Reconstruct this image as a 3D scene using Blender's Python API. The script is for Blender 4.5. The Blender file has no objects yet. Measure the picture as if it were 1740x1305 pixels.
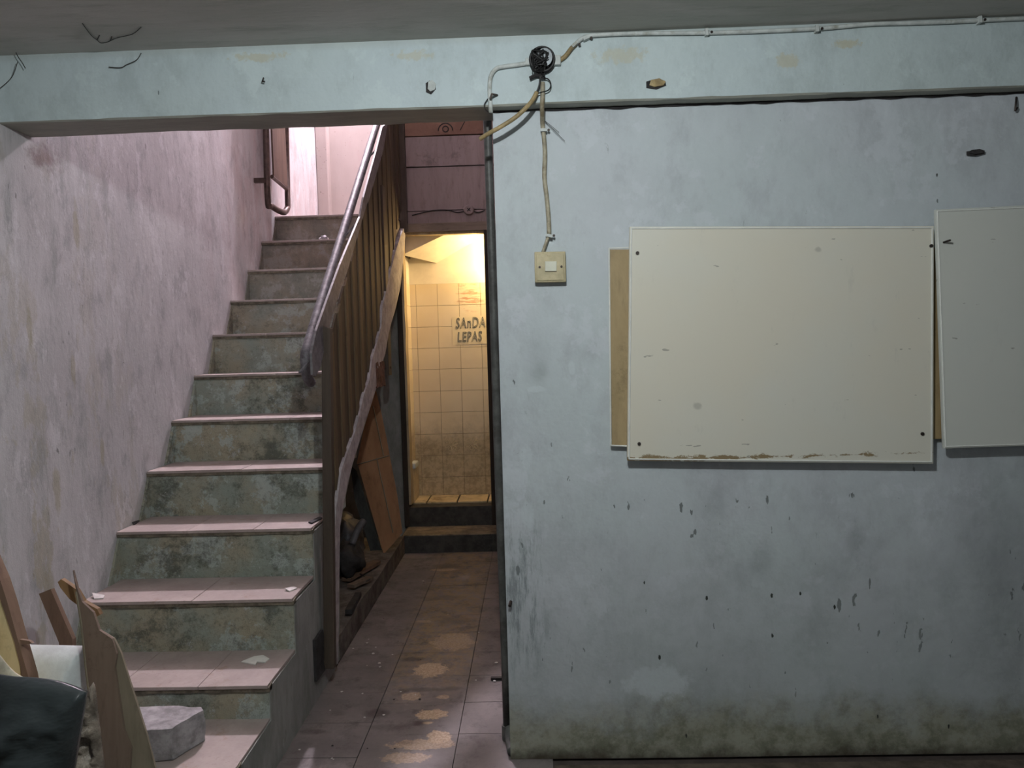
import bpy, bmesh, math, random
from mathutils import Vector, Matrix, noise
random.seed(7)
C = bpy.context.scene.collection
SC = bpy.context.scene

# ------------------------------------------------------------------ camera
YAW, PITCH, ROLL, FPX = 0.02697, -0.05185, -0.02757, 1285.2
EYE = Vector((0, 0, 1.5))
FW = Vector((-math.sin(YAW)*math.cos(PITCH), math.cos(YAW)*math.cos(PITCH), math.sin(PITCH)))
r0 = FW.cross(Vector((0, 0, 1))).normalized(); u0 = r0.cross(FW)
RT = math.cos(ROLL)*r0 + math.sin(ROLL)*u0
UP = math.cos(ROLL)*u0 - math.sin(ROLL)*r0
cam = bpy.data.cameras.new('camera'); co = bpy.data.objects.new('camera', cam); C.objects.link(co)
cam.sensor_width = 36; cam.lens = FPX/1740*36; cam.clip_start = .02
M = Matrix((RT, UP, -FW)).transposed().to_4x4(); M.translation = EYE
co.matrix_world = M
SC.camera = co

# ------------------------------------------------------------------ light
SC.view_settings.view_transform = 'Standard'; SC.view_settings.look = 'None'
SC.view_settings.exposure = 0.10; SC.view_settings.gamma = 1; SC.view_settings.use_curve_mapping = False
W = bpy.data.worlds.new('world'); SC.world = W; W.use_nodes = True
W.node_tree.nodes['Background'].inputs[0].default_value = (.64, .67, .70, 1)
W.node_tree.nodes['Background'].inputs[1].default_value = .27
def lamp(name, loc, col, power, rad):
    l = bpy.data.lights.new(name, 'POINT'); l.color = col; l.energy = power; l.shadow_soft_size = rad
    o = bpy.data.objects.new(name, l); C.objects.link(o); o.location = loc; return o
lamp('room_lamp', (-.05, .98, 2.475), (.95, .985, 1.0), 61, .025)
lamp('stairwell_lamp', (-1.42, 6.42, 5.0), (1.0, .87, .99), 720, .05)
lamp('washroom_lamp', (-.22, 5.93, 2.20), (1.0, .68, .31), 17, .03)

# ------------------------------------------------------------------ helpers
def ray(x, y): return FW*FPX + RT*(x-870) + UP*(652.5-y)
AX = {'x': 0, 'y': 1, 'z': 2}
def P(x, y, ax, val):
    d = ray(x, y); k = AX[ax]; return EYE + d*((val-EYE[k])/d[k])
def PP(x, y, p0, n):
    d = ray(x, y); n = Vector(n); return EYE + d*((Vector(p0)-EYE).dot(n)/d.dot(n))
def obj(name, bm, m, parent=None, smooth=False, origin=None, bevel=0):
    me = bpy.data.meshes.new(name)
    bmesh.ops.recalc_face_normals(bm, faces=bm.faces)
    if origin is None:
        vs = [v.co for v in bm.verts]
        origin = Vector((sum(v.x for v in vs)/len(vs), sum(v.y for v in vs)/len(vs), min(v.z for v in vs)))
    bmesh.ops.translate(bm, verts=bm.verts, vec=-Vector(origin))
    bm.to_mesh(me); bm.free()
    if smooth:
        for p in me.polygons: p.use_smooth = True
    me.materials.append(m)
    o = bpy.data.objects.new(name, me); C.objects.link(o)
    base = Vector(origin)
    if parent:
        o.parent = parent
        pp = parent; acc = Vector((0, 0, 0))
        while pp: acc += pp.location; pp = pp.parent
        base = base - acc
    o.location = base
    if bevel:
        b = o.modifiers.new('bevel', 'BEVEL'); b.width = bevel; b.segments = 2; b.limit_method = 'ANGLE'
    return o
def empty(name, loc, parent=None):
    o = bpy.data.objects.new(name, None); C.objects.link(o); o.location = loc; o.empty_display_size = .05
    if parent: o.parent = parent
    return o
def tag(o, label, cat, group=None):
    o['label'] = label; o['category'] = cat
    if group: o['group'] = group
    return o
def struct(o, label=None):
    o['kind'] = 'structure'
    if label: o['label'] = label
    return o
def bx(bm, x0, x1, y0, y1, z0, z1):
    r = bmesh.ops.create_cube(bm, size=1)['verts']
    for v in r:
        v.co = Vector(((x0+x1)/2+v.co.x*(x1-x0), (y0+y1)/2+v.co.y*(y1-y0), (z0+z1)/2+v.co.z*(z1-z0)))
    return r
def box(*a):
    bm = bmesh.new(); bx(bm, *a); return bm
def prism(bm, pts, vec):
    vec = Vector(vec)
    a = [bm.verts.new(p) for p in pts]; b = [bm.verts.new(Vector(p)+vec) for p in pts]
    n = len(pts); bm.faces.new(a); bm.faces.new(b[::-1])
    for i in range(n): bm.faces.new((a[i], b[i], b[(i+1) % n], a[(i+1) % n]))
def prism_bm(pts, vec):
    bm = bmesh.new(); prism(bm, pts, vec); return bm
def tube(bm, pts, r, seg=8, cap=True, rs=None):
    pts = [Vector(p) for p in pts]; rings = []
    up = None
    for i, p in enumerate(pts):
        d = (pts[min(i+1, len(pts)-1)] - pts[max(i-1, 0)]).normalized()
        if up is None:
            up = Vector((0, 0, 1)) if abs(d.z) < .9 else Vector((0, 1, 0))
        s = d.cross(up).normalized(); up = s.cross(d).normalized()
        rr = rs[i] if rs else r
        rings.append([bm.verts.new(p + (s*math.cos(t) + up*math.sin(t))*rr) for t in [2*math.pi*k/seg for k in range(seg)]])
    for a, b in zip(rings, rings[1:]):
        for k in range(seg): bm.faces.new((a[k], a[(k+1) % seg], b[(k+1) % seg], b[k]))
    if cap: bm.faces.new(rings[0][::-1]); bm.faces.new(rings[-1])
def smoothpath(pts, n=6):
    pts = [Vector(p) for p in pts]; out = []
    for i in range(len(pts)-1):
        p0 = pts[max(i-1, 0)]; p1 = pts[i]; p2 = pts[i+1]; p3 = pts[min(i+2, len(pts)-1)]
        for k in range(n):
            t = k/n
            out.append(.5*((2*p1)+(p2-p0)*t+(2*p0-5*p1+4*p2-p3)*t*t+(3*p1-p0-3*p2+p3)*t**3))
    out.append(pts[-1]); return out
def tube_bm(pts, r, seg=8, **k):
    bm = bmesh.new(); tube(bm, pts, r, seg, **k); return bm
def disc(bm, c, n, r, h, seg=20, r2=None):
    n = Vector(n).normalized(); tube(bm, [Vector(c), Vector(c)+n*h], r, seg, rs=[r, r if r2 is None else r2])
def rough(bm, amp, sc=6, seed=0):
    for v in bm.verts:
        q = v.co*sc + Vector((seed*3.1, seed*1.7, seed))
        v.co += Vector((noise.noise(q), noise.noise(q+Vector((9, 0, 0))), noise.noise(q+Vector((0, 9, 0)))))*amp

# ------------------------------------------------------------------ materials
class NT:
    def __init__(s, name):
        s.m = bpy.data.materials.new(name); s.m.use_nodes = True
        s.t = s.m.node_tree; s.b = s.t.nodes['Principled BSDF']
        s.pos = s.n('ShaderNodeNewGeometry').outputs['Position']
        s.b.inputs['Specular IOR Level'].default_value = .3
    def n(s, k): return s.t.nodes.new(k)
    def link(s, a, b):
        if isinstance(a, (int, float)): b.default_value = a
        elif isinstance(a, tuple): b.default_value = a if len(a) == len(b.default_value) else (*a, 1)
        else: s.t.links.new(a, b)
    def vec(s, sx, sy, sz, off=(0, 0, 0)):
        q = s.n('ShaderNodeMapping'); s.link(s.pos, q.inputs[0])
        q.inputs['Scale'].default_value = (sx, sy, sz); q.inputs['Location'].default_value = off
        return q.outputs[0]
    def noise(s, scale, detail=4, rgh=.6, st=(1, 1, 1), off=(0, 0, 0), dist=0):
        q = s.n('ShaderNodeTexNoise'); s.link(s.vec(*st, off), q.inputs['Vector'])
        q.inputs['Scale'].default_value = scale; q.inputs['Detail'].default_value = detail
        q.inputs['Roughness'].default_value = rgh; q.inputs['Distortion'].default_value = dist
        return q.outputs[0]
    def mr(s, v, lo, hi, a=0., b=1.):
        q = s.n('ShaderNodeMapRange'); s.link(v, q.inputs[0])
        for k, x in zip((1, 2, 3, 4), (lo, hi, a, b)): q.inputs[k].default_value = x
        q.interpolation_type = 'SMOOTHSTEP'
        return q.outputs[0]
    def ma(s, op, a, b=0.):
        q = s.n('ShaderNodeMath'); q.operation = op; s.link(a, q.inputs[0]); s.link(b, q.inputs[1]); return q.outputs[0]
    def mix(s, f, a, b, mode='MIX'):
        q = s.n('ShaderNodeMix'); q.data_type = 'RGBA'; q.blend_type = mode
        s.link(f, q.inputs[0]); s.link(a, q.inputs[6]); s.link(b, q.inputs[7]); return q.outputs[2]
    def sep(s, i):
        q = s.n('ShaderNodeSeparateXYZ'); s.link(s.pos, q.inputs[0]); return q.outputs[i]
    def spot(s, c, r, soft=.5, nz=.5, nscale=12):
        """soft-edged irregular stain centred on the world point c with radii r (None = infinite)"""
        inv = tuple(0 if k is None else 1/k for k in r)
        q = s.n('ShaderNodeVectorMath'); q.operation = 'SUBTRACT'; s.link(s.pos, q.inputs[0]); q.inputs[1].default_value = c
        w = s.n('ShaderNodeVectorMath'); w.operation = 'MULTIPLY'; s.link(q.outputs[0], w.inputs[0]); w.inputs[1].default_value = inv
        l = s.n('ShaderNodeVectorMath'); l.operation = 'LENGTH'; s.link(w.outputs[0], l.inputs[0])
        d = s.ma('ADD', l.outputs['Value'], s.ma('MULTIPLY', s.ma('SUBTRACT', s.nz(nscale), .5), nz*2))
        return s.mr(d, 1-soft, 1, 1, 0)
    def nz(s, sc):
        if not hasattr(s, '_nz'): s._nz = {}
        if sc not in s._nz: s._nz[sc] = s.noise(sc, 5, .7)
        return s._nz[sc]
    def bump(s, h, strength=.3, dist=.01):
        q = s.n('ShaderNodeBump'); s.link(h, q.inputs['Height']); q.inputs['Strength'].default_value = strength
        q.inputs['Distance'].default_value = dist
        if s.b.inputs['Normal'].links: s.link(s.b.inputs['Normal'].links[0].from_socket, q.inputs['Normal'])
        s.link(q.outputs[0], s.b.inputs['Normal'])
    def done(s, col, rgh=.8, metal=0.):
        s.link(col, s.b.inputs['Base Color']); s.link(rgh, s.b.inputs['Roughness']); s.b.inputs['Metallic'].default_value = metal
        return s.m

def plain(name, c, rgh=.7, var=.25, sc=20, metal=0, st=(1, 1, 1), bmp=.2, dirt=None, dist=.004):
    t = NT(name); n = t.noise(sc, 5, .65, st)
    d = tuple(k*(1-var) for k in c); l = tuple(min(1, k*(1+var*.6)) for k in c)
    col = t.mix(t.mr(n, .3, .7), d, l)
    if dirt:
        col = t.mix(t.ma('MULTIPLY', t.mr(t.noise(sc*.35, 6, .75, off=(3, 1, 2)), .52, .68), dirt[1]), col, dirt[0])
    t.bump(n, bmp, dist)
    return t.done(col, rgh, metal)

def wall_paint(name, base, alt, under, speck=(.05, .06, .055), axis='x', green=True):
    t = NT(name)
    big = t.noise(1.6, 4, .6); col = t.mix(t.mr(big, .3, .7), base, alt)
    fine = t.noise(5.5, 9, .76, (1, 1, .6)); col = t.mix(t.ma('MULTIPLY', t.mr(fine, .46, .66), .45), col, tuple(k*.70 for k in base))
    lite = t.noise(5, 8, .7, off=(7, 3, 1)); col = t.mix(t.ma('MULTIPLY', t.mr(lite, .56, .61), .5), col, tuple(min(1, k*1.12) for k in base))
    return t, col

# -- blue-grey right wall / beam
def blue_paint(name, beam=False):
    t, col = wall_paint(name, *(((.49, .575, .575), (.485, .57, .59)) if beam else ((.515, .555, .590), (.500, .565, .580))), None)
    z = t.sep(2)
    # scattered chips and nicks
    nk = t.noise(38, 3, .5, (1, 1, .38)); gate = t.mr(t.noise(2.2, 3, .6, off=(2, 5, 1)), .42, .62)
    dens = t.mr(t.ma('ABSOLUTE', t.ma('SUBTRACT', z, .58)), .05, .75, .105, 0.0)
    thr = t.ma('SUBTRACT', .755, t.ma('MULTIPLY', dens, gate))
    sp = t.mr(t.ma('SUBTRACT', nk, thr), 0, .012)
    col = t.mix(t.ma('MULTIPLY', sp, .75), col, (.06, .07, .065))
    hair = t.noise(15, 6, .8, (1, 1, .25), dist=1.5)
    col = t.mix(t.ma('MULTIPLY', t.mr(hair, .66, .70), .35), col, (.16, .19, .19))
    if not beam:
        # damp rising: mould and bare plaster near the floor
        hz = t.ma('ADD', z, t.ma('MULTIPLY', t.ma('SUBTRACT', t.noise(3.5, 6, .7), .5), .42))
        damp = t.mr(hz, .12, .95, 1, 0); col = t.mix(t.ma('MULTIPLY', damp, .45), col, (.30, .335, .325))
        gs = t.mr(t.noise(4, 8, .78, off=(6, 2, 2)), .42, .66); col = t.mix(t.ma('MULTIPLY', t.ma('MULTIPLY', gs, t.mr(z, .1, 1.1, .6, .12)), .65), col, (.24, .265, .26))
        hz2 = t.ma('ADD', z, t.ma('MULTIPLY', t.ma('SUBTRACT', t.noise(5.5, 8, .75, off=(1, 4, 2)), .5), .40))
        m2 = t.mr(hz2, .06, .27, 1, 0)
        pl = t.mix(t.mr(t.noise(14, 6, .75), .4, .65), (.30, .30, .225), (.145, .145, .085))
        col = t.mix(t.ma('MULTIPLY', m2, .85), col, pl)
        col = t.mix(t.mr(t.ma('ADD', z, t.ma('MULTIPLY', t.ma('SUBTRACT', t.noise(7, 6, .7, off=(5, 0, 0)), .5), .16)), -.02, .055, .9, 0), col, (.055, .042, .028))
        # scuffed grey zone beside the wall's end and stains
        ed = t.spot((-.06, 2.6, .60), (.13, None, .45), .7, .6, 9)
        sc = t.mr(t.noise(26, 7, .8, (1, 1, .16)), .45, .62)
        col = t.mix(t.ma('MULTIPLY', t.ma('MULTIPLY', ed, sc), .75), col, (.17, .20, .205))
        for c, r, k in (((.80, 2.6, .725), (.06, None, .10), .22), ((1.12, 2.6, .77), (.05, None, .12), .25), ((.02, 2.6, 1.45), (.07, None, .18), .12),
                        ((1.66, 2.6, .70), (.30, None, .5), .28), ((.03, 2.6, 1.40), (.04, None, .05), .2), ((.62, 2.6, .92), (.1, None, .1), .12)):
            col = t.mix(t.ma('MULTIPLY', t.spot(c, r, .9, .5, 10), k), col, (.10, .115, .11))
        for c, r in (((.015, 2.6, 1.34), (.04, None, .012)), ((-.03, 2.6, 1.10), (.03, None, .05)), ((-.03, 2.6, .90), (.025, None, .06)), ((.14, 2.6, 1.41), (.015, None, .03)), ((.42, 2.6, .28), (.13, None, .07))):
            col = t.mix(t.ma('MULTIPLY', t.spot(c, r, .4, .8, 22), .55), col, (.56, .63, .65))
        for c, r in (((.60, 2.6, .58), .009), ((.83, 2.6, .585), .008), ((.93, 2.6, .59), .008), ((.38, 2.6, .64), .006), ((1.05, 2.6, .54), .008), ((.43, 2.6, .37), .009), ((.83, 2.6, .44), .008), ((1.405, 2.6, 2.04), .008), ((1.20, 2.6, .14), .007), ((1.45, 2.6, .10), .007), ((.52, 2.6, .08), .008)):
            col = t.mix(t.spot(c, (r*.5, None, r*1.1), .3, 1.3, 60), col, (.03, .035, .03))
    else:
        for c, r, k in (((-.90, 2.6, 2.50), (.10, None, .02), .7), ((.33, 2.6, 2.46), (.10, None, .03), .6), ((.88, 2.6, 2.42), (.05, None, .03), .7), ((1.08, 2.6, 2.47), (.06, None, .015), .8), ((-.37, 2.6, 2.485), (.07, None, .02), .6)):
            col = t.mix(t.ma('MULTIPLY', t.spot(c, r, .5, 1.5, 40), k*.8), col, (.47, .44, .30))
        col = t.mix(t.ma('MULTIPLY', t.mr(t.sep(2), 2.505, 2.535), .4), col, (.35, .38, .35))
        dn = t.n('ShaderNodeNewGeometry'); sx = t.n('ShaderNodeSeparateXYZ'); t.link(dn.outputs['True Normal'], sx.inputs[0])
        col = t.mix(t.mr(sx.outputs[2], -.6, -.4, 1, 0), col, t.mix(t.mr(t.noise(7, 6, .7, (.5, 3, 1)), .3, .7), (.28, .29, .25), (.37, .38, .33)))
    h = t.noise(3, 5, .6); t.bump(h, .5, .03)
    h2 = t.noise(45, 6, .75); t.bump(h2, .28, .004)
    return t.done(col, .62)
M_blue = blue_paint('pale blue wall paint'); M_beam = blue_paint('pale blue beam paint', True)

def left_paint():
    t = NT('lilac white limewash')
    n1 = t.noise(2.2, 6, .65, (1, 1, .6)); col = t.mix(t.mr(n1, .3, .7), (.46, .46, .47), (.56, .56, .57))
    st = t.noise(10, 8, .75, (1, 1, .5)); col = t.mix(t.ma('MULTIPLY', t.mr(st, .48, .66), .6), col, (.30, .305, .315))
    pk = t.noise(4.0, 8, .72, (1, 1, .42), off=(4, 2, 8)); zed = t.sep(2)
    g = t.mr(t.sep(1), 3.9, 2.6, 0, 1)
    g2 = t.mr(zed, 2.1, .5, .3, 1)
    pf = t.ma('MULTIPLY', t.ma('MULTIPLY', t.mr(pk, .53, .57), g), g2)
    col = t.mix(t.ma('MULTIPLY', pf, .75), col, (.40, .375, .29))
    lf = t.noise(8, 6, .7, (1, 1, .5), off=(1, 1, 5)); col = t.mix(t.ma('MULTIPLY', t.mr(lf, .56, .60), .45), col, (.66, .66, .68))
    ck = t.ma('ABSOLUTE', t.ma('SUBTRACT', t.noise(4.5, 9, .72, (1, 1, .4), off=(6, 6, 1)), .5)); kg = t.mr(t.noise(2.5, 3, .5, off=(0, 9, 4)), .48, .6)
    col = t.mix(t.ma('MULTIPLY', t.mr(ck, 0, .005, .55, 0), kg), col, (.15, .15, .14))
    gy = t.noise(6, 7, .75, (1, 1, .25), off=(2, 9, 3)); col = t.mix(t.ma('MULTIPLY', t.ma('MULTIPLY', t.mr(gy, .5, .66), g), .6), col, (.26, .28, .27))
    sp = t.noise(42, 4, .6, (1, 1, .35)); sg = t.mr(t.noise(5, 4, .6, (1, 1, .3), off=(8, 0, 2)), .45, .6)
    col = t.mix(t.ma('MULTIPLY', t.ma('MULTIPLY', t.mr(sp, .66, .70), sg), .7), col, (.12, .12, .11))
    for c, r in (((-1.81, 3.02, 2.02), (None, .025, .12)), ((-1.81, 2.80, 1.0), (None, .03, .10)), ((-1.81, 2.72, .62), (None, .04, .12)), ((-1.81, 2.70, 1.62), (None, .02, .10)), ((-1.81, 3.12, 1.10), (None, .02, .08)), ((-1.81, 2.95, 1.45), (None, .02, .08))):
        s = t.spot(c, r, .5, .8, 18); col = t.mix(t.ma('MULTIPLY', s, .55), col, (.34, .31, .20))
    # dark reddish patch close under the beam
    s = t.spot((-1.81, 2.85, 2.25), (None, .13, .07), .8, .9, 15); col = t.mix(t.ma('MULTIPLY', s, .7), col, (.16, .10, .09))
    # worn, pinker plaster far up the flight
    wr = t.ma('MULTIPLY', t.mr(t.sep(1), 3.9, 5.2), t.mr(t.noise(6, 6, .7, (1, 1, .3)), .4, .65))
    col = t.mix(t.ma('MULTIPLY', wr, .55), col, (.44, .33, .33))
    t.bump(t.ma('ADD', pk, t.ma('MULTIPLY', lf, .5)), .35, .012)
    t.bump(t.noise(30, 8, .75), .30, .005)
    return t.done(col, .8)
M_left = left_paint()

def ceil_mat():
    t = NT('grey sooty ceiling')
    a = t.noise(2.0, 6, .65, (.5, 1.6, 1), dist=.8); b = t.noise(9, 7, .75, (.35, 2, 1))
    col = t.mix(t.mr(a, .3, .7), (.42, .43, .39), (.53, .52, .49)); col = t.mix(t.ma('MULTIPLY', t.mr(b, .5, .7), .5), col, (.27, .28, .24))
    col = t.mix(t.ma('MULTIPLY', t.mr(t.noise(3, 8, .8, (.4, 1, 1), off=(3, 3, 3)), .6, .63), .3), col, (.48, .46, .42))
    t.bump(b, .4, .008); return t.done(col, .9)
M_ceil = ceil_mat()

def pink_plaster():
    t = NT('pink stairwell plaster')
    a = t.noise(2.5, 5, .6, (1, 1, .5)); col = t.mix(t.mr(a, .3, .7), (.36, .31, .29), (.42, .365, .345))
    b = t.noise(12, 7, .8, (1, 1, .3)); col = t.mix(t.ma('MULTIPLY', t.mr(b, .55, .7), .4), col, (.38, .29, .28))
    col = t.mix(t.ma('MULTIPLY', t.mr(t.noise(60, 3, .5), .68, .72), .7), col, (.12, .08, .07))
    t.bump(b, .3, .005); return t.done(col, .8)
M_pink = pink_plaster()

def riser_mat():
    t = NT('mossy grey-green cement')
    a = t.noise(3.2, 5, .6, off=(2, 2, 2)); col = t.mix(t.mr(a, .36, .62), (.27, .315, .27), (.36, .335, .245))
    b = t.noise(6, 8, .72, off=(5, 1, 2)); col = t.mix(t.mr(b, .53, .57, 0, .75), col, (.42, .48, .45))
    d = t.noise(4.5, 10, .82, off=(1, 7, 3)); col = t.mix(t.mr(d, .50, .63, 0, .8), col, (.085, .092, .074))
    f = t.noise(40, 7, .8); col = t.mix(t.mr(f, .52, .68, 0, .55), col, (.08, .08, .06))
    w = t.noise(17, 7, .8, off=(9, 1, 1)); col = t.mix(t.mr(w, .60, .64, 0, .7), col, (.46, .48, .47))
    cr = t.ma('ABSOLUTE', t.ma('SUBTRACT', t.noise(3.2, 9, .75, off=(4, 8, 8)), .5)); col = t.mix(t.mr(cr, .0, .006, .6, 0), col, (.06, .06, .045))
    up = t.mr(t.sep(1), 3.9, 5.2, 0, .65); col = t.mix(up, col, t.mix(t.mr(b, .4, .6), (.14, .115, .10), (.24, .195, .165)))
    t.bump(d, .8, .015); t.bump(f, .4, .005); return t.done(col, .85)
M_riser = riser_mat()

def side_mat():
    t = NT('grey cement stair side')
    a = t.noise(4, 7, .7, (1, 1, .4)); col = t.mix(t.mr(a, .35, .65), (.17, .18, .165), (.30, .305, .29))
    b = t.noise(30, 7, .8, (1, 1, .3)); col = t.mix(t.mr(b, .5, .7, 0, .5), col, (.11, .12, .10))
    w = t.noise(9, 8, .8, (1, 1, .4), off=(3, 3, 1)); col = t.mix(t.mr(w, .62, .68, 0, .7), col, (.42, .43, .44))
    t.bump(b, .5, .005); return t.done(col, .85)
M_side = side_mat()

def tread_mat():
    t = NT('pinkish terrazzo tread')
    a = t.noise(5, 6, .7); col = t.mix(t.mr(a, .35, .65), (.29, .245, .225), (.37, .315, .29))
    b = t.noise(9, 8, .8, off=(2, 0, 1)); col = t.mix(t.mr(b, .55, .68, 0, .5), col, (.22, .14, .09))
    f = t.noise(70, 4, .6); col = t.mix(t.mr(f, .58, .7, 0, .4), col, (.22, .17, .15))
    t.bump(f, .15, .002); return t.done(col, .6)
M_tread = tread_mat()
M_nose = plain('grimy tread edge', (.17, .15, .11), .85, .5, 25, bmp=.6, dirt=((.05, .05, .035), .8))

def floor_mat():
    t = NT('worn mauve floor tile')
    a = t.noise(3, 6, .65); col = t.mix(t.mr(a, .35, .65), (.140, .125, .122), (.20, .178, .172))
    yy = t.sep(1)
    # middle aisle trodden through to the yellow body far down the passage
    mid = t.mr(t.ma('ABSOLUTE', t.ma('SUBTRACT', t.sep(0), -.50)), .10, .26, 1, 0)
    far = t.mr(t.ma('ADD', yy, t.ma('MULTIPLY', t.ma('SUBTRACT', t.nz(12), .5), 1.0)), 3.0, 3.7)
    wn = t.mr(t.noise(16, 8, .8), .40, .58)
    col = t.mix(t.ma('MULTIPLY', t.ma('MULTIPLY', mid, far), t.ma('MULTIPLY', wn, .8)), col, (.27, .20, .105))
    b = t.noise(7, 9, .8, off=(3, 2, 0)); col = t.mix(t.mr(b, .50, .66, 0, .65), col, (.085, .072, .066))
    sw_ = t.noise(2.2, 6, .7, (1.6, .8, 1), off=(1, 1, 0)); col = t.mix(t.mr(sw_, .58, .66, 0, .35), col, (.30, .27, .26))
    Y = lambda x, y: tuple(P(x, y, 'z', 0))
    for (px, py, rx, ry, k) in ((732, 1138, .085, .085, 1), (733, 1214, .075, .045, 1), (745, 1252, .05, .055, .9), (700, 1183, .05, .04, .7), (717, 1265, .14, .04, .7), (690, 1287, .10, .04, .6), (752, 1184, .03, .02, .7), (725, 1228, .03, .012, .9), (770, 1090, .12, .12, .55), (755, 968, .10, .03, .7), (720, 1056, .05, .02, .5)):
        f = t.ma('MULTIPLY', t.spot(Y(px, py), (rx, ry, None), .22, .75, 30), k)
        col = t.mix(f, col, t.mix(t.mr(t.nz(90), .4, .6), (.36, .26, .165), (.52, .40, .28)))
    for (px, py, rx, ry, k) in ((640, 1212, .07, .05, .75), (712, 1229, .035, .03, .95), (700, 1120, .08, .035, .7), (720, 1172, .14, .03, .55), (575, 1212, .04, .03, .4), (760, 962, .12, .09, .6), (770, 1055, .12, .1, .4), (770, 1170, .05, .03, .5), (690, 1262, .05, .02, .3), (530, 1243, .09, .03, .55), (660, 1235, .14, .03, .35), (760, 1015, .13, .05, .4)):
        f = t.ma('MULTIPLY', t.spot(Y(px, py), (rx, ry, None), .7, .5, 18), k); col = t.mix(f, col, (.055, .042, .04))  # dark stains; the one at the stair foot is a painted step shadow
    lt = t.noise(20, 7, .8, off=(6, 6, 0)); col = t.mix(t.mr(lt, .66, .70, 0, .4), col, (.50, .45, .42))
    t.bump(b, .3, .003); t.bump(t.nz(90), .15, .0015)
    return t.done(col, t.mr(b, .4, .7, .45, .75))
M_floor = floor_mat()
M_grout = plain('dark floor joint', (.07, .055, .05), .9)

def wood(name, c1, c2, sc=8, st=(1, 1, .12), rgh=.7, dirt=.4, bmp=.3):
    t = NT(name); g = t.noise(sc, 6, .7, st, dist=.6); col = t.mix(t.mr(g, .3, .7), c1, c2)
    f = t.noise(sc*5, 5, .7, st); col = t.mix(t.mr(f, .5, .75, 0, .45), col, tuple(k*.4 for k in c1))
    d = t.noise(5, 7, .8, off=(3, 4, 5)); col = t.mix(t.mr(d, .55, .7, 0, dirt), col, tuple(k*.35 for k in c1))
    t.bump(f, bmp, .003); return t.done(col, rgh)
M_planko = wood('olive brown plank', (.050, .038, .025), (.088, .064, .038))
M_batten = wood('tan batten', (.085, .062, .036), (.14, .10, .055))
M_post = wood('dark post', (.050, .038, .028), (.085, .065, .048), 10, rgh=.6)
M_header = wood('pink painted plank', (.26, .21, .205), (.34, .275, .265), 7, (1, 1, .2), .8, .5)
M_header_r = wood('reddish bare plank', (.15, .085, .06), (.26, .155, .11), 5, (.5, 1, .6), .8, .6)
M_lintel = wood('weathered lintel', (.20, .16, .12), (.30, .25, .20), 8, (.2, 1, 1))
M_frame = wood('blackened door frame', (.020, .016, .012), (.05, .036, .025), 8, rgh=.75)
M_jambpale = wood('pale jamb edge', (.30, .24, .15), (.50, .42, .28), 8)
M_metal = plain('worn handrail paint', (.15, .145, .155), .5, .45, 30, metal=.15, dirt=((.04, .035, .035), .85), bmp=.5)
M_bar = plain('worn grey flat bar', (.15, .145, .15), .55, .35, 30, metal=.2, dirt=((.06, .05, .05), .6))
M_rail2 = plain('dark brown railing tube', (.085, .055, .045), .45, .4, 25, metal=.2)
M_white = plain('styrofoam white', (.58, .64, .64), .7, .15, 14, dirt=((.22, .24, .22), .85), bmp=.6)
M_plast = plain('crushed plaster', (.42, .40, .42), .85, .3, 25, bmp=.7, dirt=((.22, .2, .2), .7))
M_black = plain('black plastic', (.028, .036, .038), .34, .4, 4, bmp=.5, dist=.03, st=(.7, 1, 1.6))
M_dark = plain('dark scrap', (.035, .033, .033), .8, .5, 12, bmp=.6, dist=.01)
M_darkw = plain('dark grey board', (.045, .048, .044), .8, .5, 12, bmp=.6, st=(1, 1, .3), dist=.006)
M_card = wood('orange brown cardboard', (.25, .135, .065), (.34, .19, .095), 5, (1, 1, .1), .8, .35, .15)
M_conc = plain('concrete rubble', (.30, .29, .295), .9, .35, 22, bmp=.9, dirt=((.15, .155, .12), .6))
M_shard = wood('water stained plywood', (.11, .078, .058), (.19, .145, .11), 5, (1, 1, .15), .8, .6)
M_shardp = wood('pale plywood', (.15, .13, .09), (.23, .20, .145), 5, (1, 1, .2), .8, .4)
M_yellow = wood('yellow timber', (.55, .42, .20), (.72, .60, .33), 4, (1, 1, .2), .7, .35)
M_brown = wood('brown timber', (.12, .075, .05), (.19, .125, .085), 5)
M_orange = wood('broken orange timber', (.13, .075, .035), (.21, .13, .06), 6)
M_wrap = plain('dirty plastic wrap', (.24, .21, .17), .22, .6, 16, bmp=1., dist=.015)
M_wrapy = plain('yellowed packing sheet', (.52, .48, .36), .45, .35, 12, bmp=.8, dist=.01)
M_bath_pl = plain('washroom plaster', (.80, .76, .66), .7, .08, 6, bmp=.1)
M_tile_g = plain('grimy joint', (.30, .22, .12), .8)
M_cable = plain('yellowed cable sheath', (.36, .33, .24), .5, .35, 25, dirt=((.17, .13, .07), .8))
M_conduit = plain('painted conduit', (.50, .54, .52), .6, .2, 25, dirt=((.22, .21, .15), .7))
M_tan = plain('tan brittle conduit', (.34, .26, .13), .5, .35, 25, dirt=((.12, .09, .05), .6))
M_wire = plain('charred wire', (.012, .012, .012), .5)
M_bpaper = plain('grey painted cover', (.36, .40, .42), .5, .3, 30)
M_steel = plain('rusty nail', (.05, .04, .035), .5, metal=.5)
M_drain = plain('grey drain pipe', (.085, .088, .082), .45, .4, 20, dirt=((.04, .035, .03), .6))
M_rust = plain('rusted bracket', (.12, .06, .045), .9, .5, 30, bmp=.8)
M_paper = plain('white paper scrap', (.62, .63, .58), .8, .1)
M_litter = plain('litter chip', (.60, .58, .55), .8, .2)
M_web = plain('sooty cobweb', (.05, .05, .045), .9)

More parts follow.
